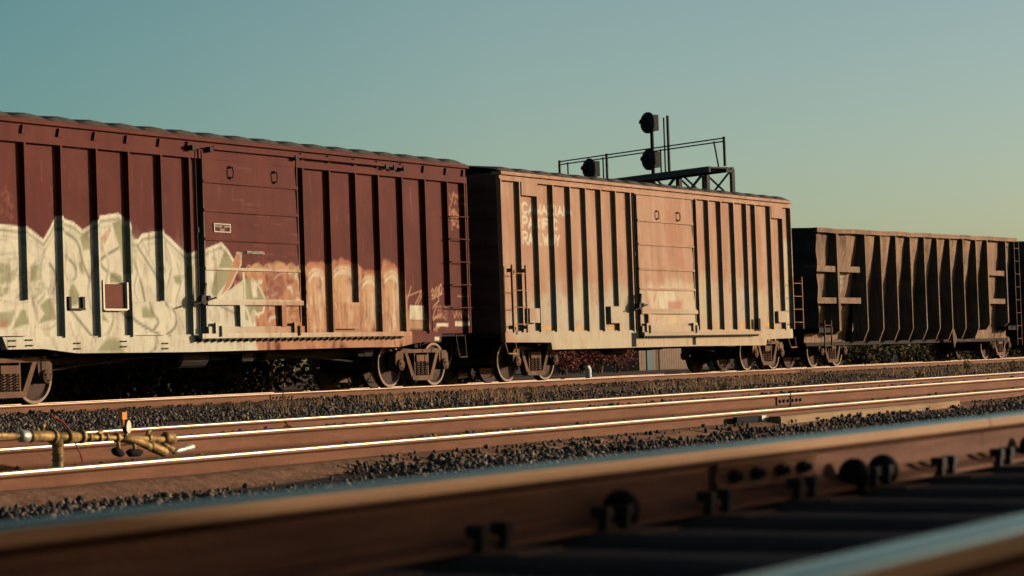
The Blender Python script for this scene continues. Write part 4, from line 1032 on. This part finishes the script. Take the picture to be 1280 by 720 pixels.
# ------------------------------------------------------------------ signal bridge
BA = Vector((83.96, 38.49, 0)); BB = Vector((88.3, 48.2, 0)); BD = (BB-BA).normalized(); BN = Vector((-BD.y, BD.x, 0))   # BN points towards -x
if BN.x > 0: BN = -BN
def on_bridge(px, py, off=0.0):
    d = ray(px, py); nrm = BN; o = BA + BN*off
    s = (o-CAM).dot(nrm)/d.dot(nrm); return CAM+d*s
def signal_bridge():
    root = thing('signal_bridge', 'dark lattice signal bridge with handrail rising behind the tan boxcar', 'signal bridge', (BA.x, BA.y, .33))
    p0 = on_bridge(909, 207.5); zw = p0.z; s0 = (p0-BA).dot(BD)
    W = lambda s, z, o=0.0: BA+BD*(s0+s)+BN*o+Vector((0,0,z))
    LEN = 22.0
    b = MB(); b.bar(W(.0, zw-.07, .45), W(LEN, zw-.07, .45), 1.0, .06); b.bar(W(-.02, zw-.14, .9), W(LEN, zw-.14, .9), .09, .22); b.bar(W(0, zw-.14, .0), W(LEN, zw-.14, .0), .09, .20)
    for k in range(14): b.bar(W(.3+1.6*k, zw-.16, .9), W(.3+1.6*k, zw-.16, -.6), .07, .10)
    b.build('walkway', M['galv'], root)
    zt, zbm = zw-.30, zw-1.75
    e_ = on_bridge(883.3, 210.5, -.45); s1 = (e_-BA).dot(BD)-s0+.9; zt = e_.z; zbm = zt-1.2
    for o in (-.45, -1.75):
        b = MB()
        b.bar(W(s1-.95, zt, o), W(LEN, zt, o), .12, .14); b.bar(W(s1-.95, zbm, o), W(LEN, zbm, o), .12, .14)
        for k in range(14):
            s = s1-.9+1.66*k; thick = .15 if k in (0, 1) else .09
            b.bar(W(s, zt, o), W(s, zbm, o), thick, thick, 0, (BD.x, BD.y, 0))
            if k < 13:
                b.bar(W(s, zt, o+.01), W(s+1.66, zbm, o+.01), .06, .06); b.bar(W(s, zbm, o-.01), W(s+1.66, zt, o-.01), .06, .06)
        b.build('truss', M['galv'], root)
    b = MB()
    for k in range(14):
        s = s1-.9+1.66*k; b.bar(W(s, zt, -.45), W(s, zt, -1.75), .06, .06); b.bar(W(s, zbm, -.45), W(s, zbm, -1.75), .06, .06)
    b.build('cross_brace', M['galv'], root)
    for s in (s1-.9, LEN-.6):
        for o in (-.45, -1.75):
            b = MB(); b.bar(W(s, .3, o), W(s, zbm, o), .26, .26, 0, (BD.x, BD.y, 0)); b.bar(W(s, .25, o), W(s, .5, o), .7, .7, 0, (BD.x, BD.y, 0)); b.build('tower_leg', M['galv'], root)
    pr = on_bridge(905.6, 172.5, .9); zr = pr.z
    sx = lambda px, py, o: (on_bridge(px, py, o)-BA).dot(BD)-s0
    for o, ends, posts in ((.92, (905.6, 699.7), ((905.6,190),(758.6,205),(699.7,215))), (.0, (905, 699.7), ((892.8,190),(826,196),(754,205),(710,212)))):
        b = MB(); b.tube([W(sx(ends[0],175,o), zr, o), W(sx(ends[1],205,o), zr, o)], .028, 6)
        for k, (px, py) in enumerate(posts):
            s_ = sx(px, py, o); b.tube([W(s_-(.25 if k == 0 and o < .5 else 0), zw-.1, o), W(s_, zr+.05, o)], .055 if o > .5 else .034, 6)
        b.build('handrail', M['galv'], root)
    for px, yt, r in ((829.5, 147, .035), (834.2, 144.5, .06)):
        b = MB(); q = on_bridge(px, yt, .3); b.tube([(q.x, q.y, zw-.1), (q.x, q.y, q.z)], r, 8); b.build('antenna_pole', M['galv'], root)
    return zw, zr
zw, zr_ = signal_bridge()
def head(parent, c, r=.42):
    """round target with hood, facing along the tracks, housing behind"""
    n_ = BN.normalized(); t_ = Vector((-n_.y, n_.x, 0))
    b = MB(); b.lathe([(0,-.05),(r*.86,-.05),(r,-.03),(r,.02),(r*.93,.06),(r*.6,.12),(.2,.15)], c, n_, 28)
    o = c-n_*.24; b.bar(o-t_*.18, o+t_*.18, .34, .62)
    h = b.build('signal_head', M['signal_black'], parent)
    b = MB(); n = 14
    for k in range(n):
        a0, a1 = R(-20+220*k/n), R(-20+220*(k+1)/n); q = lambda a, rr, x: c+n_*x+t_*(rr*math.cos(a))+Vector((0,0,rr*math.sin(a)))
        b.add([q(a0,.135,.10), q(a1,.135,.10), q(a1,.125,.34), q(a0,.125,.34), q(a0,.125,.10), q(a1,.125,.10), q(a1,.115,.34), q(a0,.115,.34)], [(0,1,2,3),(7,6,5,4),(3,2,6,7)])
    b.build('hood', M['signal_black'], h)
    b = MB(); b.lathe([(0,.17),(.06,.165),(.11,.155),(.12,.13)], c, n_, 16); b.build('lens', M['rubber'], h)
def signal(label, px, heads, zbase):
    q = on_bridge(px, heads[0][1], .75)
    t = thing('railway_signal', label, 'railway signal', (q.x+.32, q.y, zbase), 'signals on the bridge')
    b = MB(); b.tube([(q.x+.30, q.y-.02, zbase), (q.x+.30, q.y-.02, q.z+.34)], .075, 10); b.box(q.x+.15, q.x+.45, q.y-.17, q.y+.13, zbase, zbase+.25); b.build('mast', M['signal_black'], t)
    for hx, hy in heads:
        c = on_bridge(hx, hy, .75); c.x = q.x; c.y = on_bridge(heads[0][0], heads[0][1], .75).y; c.x = q.x; head(t, c)
    return t
signal('tall black signal mast carrying two round heads, one above the other', 809.5, [(809.5,153.5),(811.5,199.5)], zw-.9)
signal('single low round black signal head left of the tall mast', 736.5, [(736.5,211)], zw-.5)

# ------------------------------------------------------------------ brass pipe set beside the second track
def manifold():
    Y = 11.15; Q = lambda x, y, dy=0.0: P(x, y, Y)+Vector((0, dy, 0))
    base = P(72, 590, Y)
    t = thing('pipe_manifold', 'brass pipe set with valves, round gauge and silver lever beside the second rail', 'pipe fitting', (base.x, Y, base.z))
    s = P(100, 545, Y); k = (P(100, 545, Y)-P(100, 546, Y)).length   # metres per pixel there
    def run(name, pts, r, mat='brass', n=14, parent=t):
        b = MB(); b.tube([Q(*p) for p in pts], [q*k for q in r] if isinstance(r, list) else r*k, n); return b.build(name, M[mat], parent, smooth=True)
    run('pipe', [(-60,543),(30,545)], 3.4)
    run('valve', [(24,545),(26,545),(34,545.5),(36,545.5)], [5.5,7.5,7.5,4.5], 'silver')
    body = run('valve_body', [(36,545),(38,545),(40,545),(64,545.5),(66,545.6)], [5,8.5,7,7,8.5])
    run('valve_stem', [(53,541),(53,535),(53,534),(53,530)], [2.5,2.5,4,3.5], parent=body)
    run('pipe', [(64,545.6),(102,546.5)], 6.4)
    for px in (66, 84, 101): run('flange', [(px-1.5,545.8),(px+1.5,545.9)], 9.2)
    run('post', [(72,549),(72.5,585),(72.5,592)], [6.6,6.6,9])
    for py in (556, 566, 574): run('collar', [(72.3,py),(72.4,py+2.2)], 7.8)
    run('pipe', [(102,546.5),(118,547),(150,547.5),(206,549)], 3.8)
    for px, r_ in ((112,5), (124,6), (133,4.8), (146,6), (186,5.2)): run('collar', [(px-1.8,547),(px+1.8,547)], r_)
    run('pipe', [(152,548.5),(172,551),(184,557),(190,560)], 5.2); run('cylinder', [(186,556),(189,558),(206,565.5),(209,567)], [4,7,6.4,3.5])
    run('valve', [(204,546),(206,546.5),(216,549),(217,549)], [4,7.5,7.5,4]); run('valve', [(203,555),(216,562)], 3.6)
    run('lever', [(216,566),(222,563.5),(240,558.5),(242,558.5)], [2.2,3.4,4.4,3.0], 'silver')
    run('elbow', [(122,545),(123,541),(128,540)], 2.2); run('elbow', [(183,546),(185,540),(188,538)], 2.4)
    # gauge
    c = Q(160, 533.5); ax = Vector((.25,-.93,.1)).normalized(); b = MB()
    ax = (Vector((0,-1,0))*.62+RT*.78).normalized()
    b.lathe([(0,-4.5*k),(8.5*k,-4.5*k),(9.5*k,-3*k),(9.5*k,1.2*k),(8.4*k,1.6*k)], c, ax, 24); g = b.build('gauge', M['rubber'], t)
    b = MB(); b.lathe([(0,1.3*k),(8.4*k,1.3*k)], c, ax, 24); b.build('dial', M['dial'], g)
    run('stem', [(157,547),(158,541)], 2.6)
    b = MB(); o = Q(153.5, 520); b.box(o.x-4.2*k*1.1, o.x+4.2*k*1.1, o.y-3*k, o.y+4*k, o.z-4.6*k, o.z+5*k); b.tube([o-Vector((0,0,5*k)), o-Vector((0,0,14*k))], 2*k, 8); b.build('cap', M['orange'], t)
    run('boot', [(141,563),(145,564),(151,567),(154,567.5)], [3,6,5,3], 'rubber'); run('boot', [(159,565),(163,566),(173,566),(177,565)], [2.5,5.5,5,3], 'rubber')
    run('stem', [(146,548),(148,556),(149,566)], 2.4); run('stem', [(166,551),(168,558),(168,566)], 2.4)
    run('wire', [(62,520),(70,522),(79,528),(86,536),(91,546),(95,556),(101,568),(103,578)], 1.0, 'red_wire', 6)
manifold()

# ------------------------------------------------------------------ vegetation and the far side of the train
def leaf_cloud(n, boxes, size, rng):
    """n leaf faces spread through ellipsoid clumps given as (cx,cy,cz,rx,ry,rz)"""
    bx = np.array(boxes); vol = bx[:,3]*bx[:,4]*bx[:,5]; k = rng.choice(len(bx), n, p=vol/vol.sum())
    d = rng.normal(size=(n,3)); d /= np.linalg.norm(d, axis=1)[:,None]; rr = rng.random(n)**.42
    c = bx[k,:3]+d*rr[:,None]*bx[k,3:]
    a = rng.normal(size=(n,3)); a /= np.linalg.norm(a, axis=1)[:,None]; e = np.cross(a, rng.normal(size=(n,3))); e /= np.linalg.norm(e, axis=1)[:,None]
    s = rng.uniform(.5, 1.3, n)[:,None]*size
    v = np.stack([c-a*s, c-e*s*.45, c+a*s, c+e*s*.45], 1).reshape(-1,3)
    f = np.arange(n*4).reshape(-1,4)
    return v, f, np.clip(rng.normal(.5,.22,n)+(rng.random(len(bx))[k]-.5)*.5, 0, 1)
def blades(spots, n_each, h0, h1, rng, spread=.18, w=.006):
    V = []; T = []
    for (x, y) in spots:
        n = int(n_each*rng.uniform(.5, 1.4)); z0 = float(gz(x, y))
        for i in range(n):
            bx, by = x+rng.normal()*spread, y+rng.normal()*spread*.6; h = rng.uniform(h0, h1); a = rng.uniform(0, 6.28); ln = rng.uniform(.1, .5)*h
            dx, dy = math.cos(a)*ln, math.sin(a)*ln; t_ = rng.uniform(.6, 1.5)*w
            m = (bx+dx*.35, by+dy*.35, z0+h*.6); tp = (bx+dx, by+dy, z0+h)
            V += [(bx-t_, by, z0), (bx+t_, by, z0), (m[0]+t_*.7, m[1], m[2]), (m[0]-t_*.7, m[1], m[2])]; T.append(rng.random())
            V += [(m[0]-t_*.7, m[1], m[2]), (m[0]+t_*.7, m[1], m[2]), (tp[0]+t_*.2, tp[1], tp[2]), (tp[0]-t_*.2, tp[1], tp[2])]; T.append(T[-1])
    v = np.array(V); return v, np.arange(len(v)).reshape(-1, 4), np.array(T)
rg = np.random.default_rng(3)
spots = []
for (pa, pb, n, ya, yb) in ((440, 720, 34, 19, 25.5), (800, 1010, 26, 19, 25), (1080, 1290, 40, 18.5, 25.5), (220, 470, 5, 20, 25.5)):
    for i in range(n):
        y = rg.uniform(ya, yb); spots.append((PX(rg.uniform(pa, pb), 485, y), y))
v, f, tn = blades(spots, 16, .05, .24, rg, .30, .006)
tag(numpy_mesh('dry_grass', v, f, M['straw'], tn), 'straw coloured dry grass in tufts along the far track', kind='stuff')
def weed(label, px, py, Y, h, n):
    c = P(px, py, Y); z0 = float(gz(c.x, Y)); t = thing('weed_plant', label, 'weed', (c.x, Y, z0), 'weeds between the tracks')
    b = MB()
    cl = []
    for i in range(6):
        a = rg.uniform(0, 6.28); l = rg.uniform(.08, .3)*h; hh = h*rg.uniform(.6, 1.0); tip = (c.x+l*math.cos(a), Y+l*math.sin(a), z0+hh)
        b.tube([(c.x, Y, z0-.02), (c.x+l*.3*math.cos(a), Y+l*.3*math.sin(a), z0+hh*.55), tip], [.006,.004,.002], 5)
        for q in (.45, .7, 1.0): cl.append((c.x+l*q*math.cos(a), Y+l*q*math.sin(a), z0+hh*q, .05*h+.02, .05*h+.02, .10*h))
    b.build('stem', M['truck'], t)
    v, f, tn = leaf_cloud(n, cl, .022, rg)
    o = numpy_mesh('foliage', v-np.array(t.location), f, M['weed'], tn); o.parent = t
for a in (('yellow-green weed standing before the far right gondola truck', 1209, 478, 19.5, .62, 240), ('low yellow weed near the right edge, beyond the bright rails', 1266, 470, 18.8, .32, 160), ('low straggling weed below the right end of the tan boxcar', 902, 488, 18.2, .28, 120),
          ('thin dry weed on the gravel under the tan boxcar lettering end', 662, 497, 18.6, .25, 120), ('small weed left of the tall one, in front of the gondola', 1148, 480, 18.6, .25, 110), ('lone small weed at the gravel edge below the brown boxcar', 357, 524, 13.4, .16, 60)):
    weed(*a)
# dark hedge bank behind the brown car
boxes = [(x, 35.5+rg.uniform(-1.6,1.6), .9+rg.uniform(-.3,.5), rg.uniform(1,1.8), rg.uniform(.8,1.4), rg.uniform(.7,1.2)) for x in list(np.arange(34, 48.3, .7))+list(np.arange(53.2, 58, .7))]
v, f, tn = leaf_cloud(26000, boxes, .11, rg)
tag(numpy_mesh('undergrowth', v, f, M['leaf_olive'], tn), 'dark shaded scrub seen under the brown boxcar', kind='stuff')
boxes = [(x, 46+rg.uniform(-2,2), .65+rg.uniform(-.2,.3), rg.uniform(1.2,2), rg.uniform(1,1.8), rg.uniform(.5,.95)) for x in np.arange(107, 165, .8)]
v, f, tn = leaf_cloud(26000, boxes, .12, rg)
tag(numpy_mesh('undergrowth', v, f, M['leaf_olive'], tn), 'brown and olive scrub seen under the gondola', kind='stuff')
def bush(label, px, py, Y, w, h, mat, n):
    c = P(px, py, Y); z0 = float(gz(c.x, Y)); t = thing('bush', label, 'bush', (c.x, Y, z0), 'bushes beyond the train')
    bx = [(c.x+rg.uniform(-w,w)*.7, Y+rg.uniform(-.6,.6), z0+h*rg.uniform(.3,.8), w*rg.uniform(.25,.5), .5, h*rg.uniform(.15,.33)) for _ in range(14)]
    b = MB()
    for q in bx[:7]: b.tube([(c.x+(q[0]-c.x)*.3, Y, z0-.05), ((c.x+q[0])/2, (Y+q[1])/2, (z0+q[2])/2), (q[0], q[1], q[2])], [.04,.03,.012], 6)
    b.build('stem', M['truck'], t)
    v, f, tn = leaf_cloud(n, bx, .075, rg); o = numpy_mesh('foliage', v-np.array(t.location), f, M[mat], tn); o.parent = t
bush('brown autumn bush glimpsed under the middle of the brown boxcar', 348, 470, 58, 2.6, 2.0, 'leaf_gold', 2600)
bush('red leafed bush seen just right of the white bent pipe', 750, 462, 57, 1.9, 2.1, 'leaf_red', 2600)
bush('red bush touching the grey shed, under the tan boxcar', 770, 462, 58, 1.7, 2.25, 'leaf_red', 2200)
bush('sparse dull red bush seen beside the left truck of the tan boxcar', 706, 462, 57, 2.2, 1.55, 'leaf_red', 1800)
bush('tall thin reddish bush beside two dark poles', 727, 462, 60, 1.1, 2.35, 'leaf_red', 1000)
def shed(name, label, pxa, pxb, Y, h, mat, depth=5):
    xa, xb = PX(pxa, 455, Y), PX(pxb, 455, Y); z0 = .3
    t = thing(name, label, 'shed', ((xa+xb)/2, Y, z0))
    b = MB(); b.box(xa, xb, Y, Y+depth, z0, z0+h)
    n = int((xb-xa)/.3)
    for i in range(n): b.box(xa+i*.3, xa+i*.3+.10, Y-.012, Y-.002, z0+.01, z0+h-.01)
    b.build('wall', M[mat], t)
    b = MB(); b.prism([(xa-.2, z0+h+.004), (xb+.2, z0+h+.004), (xb+.2, z0+h+.16), (xa-.2, z0+h+.30)], Y-.25, Y+depth+.2); b.build('roof', M['galv'], t)
    return t, xa, xb, z0
shed('storage_shed', 'low grey ribbed shed beyond the tan boxcar', 776, 799, 66, 1.75, 'grey_wall')
t, xa, xb, z0 = shed('storage_shed', 'tan ribbed shed with a teal door beyond the tan boxcar', 799, 866, 62, 3.0, 'tan_wall')
b = MB(); b.box(PX(808,455,62), PX(815.5,455,62), 61.94, 61.98, z0+.02, z0+2.3); b.build('door', M['teal_door'], t)
b = MB(); b.tube([(PX(822,455,62), 61.9, z0), (PX(822,455,62), 61.9, z0+3.0)], .04, 8); b.build('downpipe', M['steel_dark'], t)
for px in (699, 703.5):
    q = P(px, 462, 58); t = thing('timber_post', 'dark post %s of the pair seen past the tan boxcar truck' % ('on the left' if px < 700 else 'on the right'), 'post', (q.x, 58, .3), 'pair of dark posts')
    b = MB(); b.lathe([(.11,0),(.10,2.2),(.085,2.25),(0,2.27)], (q.x, 58, .28), (0,0,1), 10); b.build('shaft', M['tie'], t)
YV = 28.1; q = P(734, 462, YV); t = thing('vent_pipe', 'white bent vent pipe with a black cap under the tan boxcar', 'pipe', (q.x, YV, .33))
b = MB(); za = PZ(734, 459, YV); k = 62/F
b.tube([(q.x+3*k, YV, .3), (q.x+2.5*k, YV, za-3*k), (q.x+1*k, YV, za), (q.x-5*k, YV, za+.5*k)], [3.6*k,3.8*k,3.4*k,2.6*k], 12); b.build('pipe', M['white_pipe'], t, smooth=True)
b = MB(); b.tube([(q.x-5*k, YV, za+.5*k), (q.x-9*k, YV, za+.6*k), (q.x-15*k, YV, za+1.5*k)], [4*k,4.5*k,3*k], 10); b.build('cap', M['rubber'], t)
q = P(1107, 446, 33); t = thing('marker_post', 'short grey marker post seen under the gondola', 'post', (q.x, 33, .33))
b = MB(); b.box(q.x-.04, q.x+.04, 32.96, 33.04, .3, PZ(1107, 440, 33)); b.box(q.x-.06, q.x+.06, 32.94, 33.06, PZ(1107, 440, 33), PZ(1107, 439, 33)); b.build('shaft', M['grey_wall'], t)
q = P(1119, 447, 33); z0 = .34; t = thing('litter_bag', 'small crumpled white bag on the ground under the gondola', 'bag', (q.x, 33, z0))
b = MB(); vv = [(q.x+ICO_V[i][0]*.10*random.uniform(.6,1.2), 33+ICO_V[i][1]*.10, PZ(1119,447,33)+ICO_V[i][2]*.16*random.uniform(.7,1.2)) for i in range(12)]
b.add(vv, [tuple(x) for x in ICO_F]); vv = [(q.x+ICO_V[i][0]*.16, 33+ICO_V[i][1]*.14, (z0+PZ(1119,450,33))/2+ICO_V[i][2]*.14) for i in range(12)]; b.add(vv, [tuple(x) for x in ICO_F]); b.build('bag', M['white_pipe'], t)

# gravel heap added out of view, shaped to shade the closest track
def shade_heap():
    n, m = 80, 34; xs = np.linspace(3.0, 24, n); ys = np.linspace(-7.2, -1.2, m)
    X, Y = np.meshgrid(xs, ys, indexing='ij')
    u = np.clip(1-np.abs(Y+4.0)/2.8, 0, 1)
    top = np.interp(xs, [3, 6, 8.5, 9.3, 11.4, 12.2, 13.0, 15, 18, 22, 24], [.4, 1.9, 2.27, 2.18, 2.17, 2.06, 1.98, 1.92, 1.9, 1.2, .4])[:, None]
    g = gz(X, Y); Z = g-.03+(top-g)*np.minimum(1, u*1.15)**.8+(fbm(X*2.5, Y*2.5)-.5)*.16*np.clip(u*3, 0, 1)*(u < .8)
    v = np.stack([X, Y, Z], -1).reshape(-1,3); i, j = np.meshgrid(np.arange(n-1), np.arange(m-1), indexing='ij')
    f = np.stack([i*m+j, (i+1)*m+j, (i+1)*m+j+1, i*m+j+1], -1).reshape(-1,4)
    tag(numpy_mesh('gravel', v, f, M['ground'], smooth=True), 'added gravel bank out of view, shading the closest track', kind='stuff')
shade_heap()

# ------------------------------------------------------------------ light, sky, camera
EL, AZ = R(9.0), R(-45.0)          # sun stands over +x -y, low
sd = Vector((math.cos(EL)*math.cos(AZ), math.cos(EL)*math.sin(AZ), math.sin(EL)))
L = bpy.data.lights.new('sun', 'SUN'); L.energy = 4.15; L.angle = R(.5); L.color = (1.0, .86, .67)
lo = bpy.data.objects.new('sun', L); COL.objects.link(lo); lo.rotation_euler = sd.to_track_quat('Z', 'Y').to_euler()
w = bpy.data.worlds.new('World'); SC.world = w; w.use_nodes = True; t = w.node_tree
bg = t.nodes['Background']; sky = t.nodes.new('ShaderNodeTexSky'); sky.sky_type = 'NISHITA'; sky.sun_disc = False
sky.sun_elevation = EL; sky.sun_rotation = math.pi/2-AZ; sky.altitude = 100; sky.air_density = 1.0; sky.dust_density = 1.2; sky.ozone_density = 1.0
tc = t.nodes.new('ShaderNodeTexCoord')
dt = t.nodes.new('ShaderNodeVectorMath'); dt.operation = 'DOT_PRODUCT'; dt.inputs[1].default_value = (math.cos(AZ), math.sin(AZ), 0); t.links.new(tc.outputs['Generated'], dt.inputs[0])
u = math_(t, 'ADD', math_(t, 'MULTIPLY', dt.outputs['Value'], .5), .5)            # 0 away from the sun, 1 towards it
K = .667
hz = ramp(t, u, [(.30, (1.0*K,1.0*K,1.1*K)), (.52, (.62*K,1.0*K,1.04*K)), (.63, (1.04*K,1.22*K,1.22*K)), (.73, (1.08*K,1.19*K,1.22*K)), (.82, (1.9*K,1.75*K,1.7*K)), (1.0, (1.9*K,1.6*K,1.4*K))])
sp = t.nodes.new('ShaderNodeSeparateXYZ'); t.links.new(tc.outputs['Generated'], sp.inputs[0])
el = ramp(t, sp.outputs['Z'], [(.0, (1.0,1.02,1.18)), (.155, (1,1,1)), (.22, (.6,.6,.6)), (.42, (.26,.25,.25))])
tint = mix(t, 1.0, mix(t, 1.0, sky.outputs['Color'], hz, 'MULTIPLY'), el, 'MULTIPLY')
t.links.new(tint, bg.inputs['Color']); bg.inputs['Strength'].default_value = .15

cd = bpy.data.cameras.new('camera'); cam = bpy.data.objects.new('camera', cd); COL.objects.link(cam)
cd.lens = 85*(F/3022.2); cd.sensor_width = 36; cd.clip_start = .1; cd.clip_end = 8000
mw = Matrix((RT, UP, -FW)).transposed().to_4x4(); mw.translation = CAM; cam.matrix_world = mw
cd.dof.use_dof = True; cd.dof.focus_distance = 46; cd.dof.aperture_fstop = 5.6
SC.camera = cam
vs = SC.view_settings; SC.display_settings.display_device = 'sRGB'
vs.view_transform = 'Standard'; vs.look = 'None'; vs.exposure = 0; vs.gamma = 1; vs.use_curve_mapping = False

SC.cycles.diffuse_bounces = 0
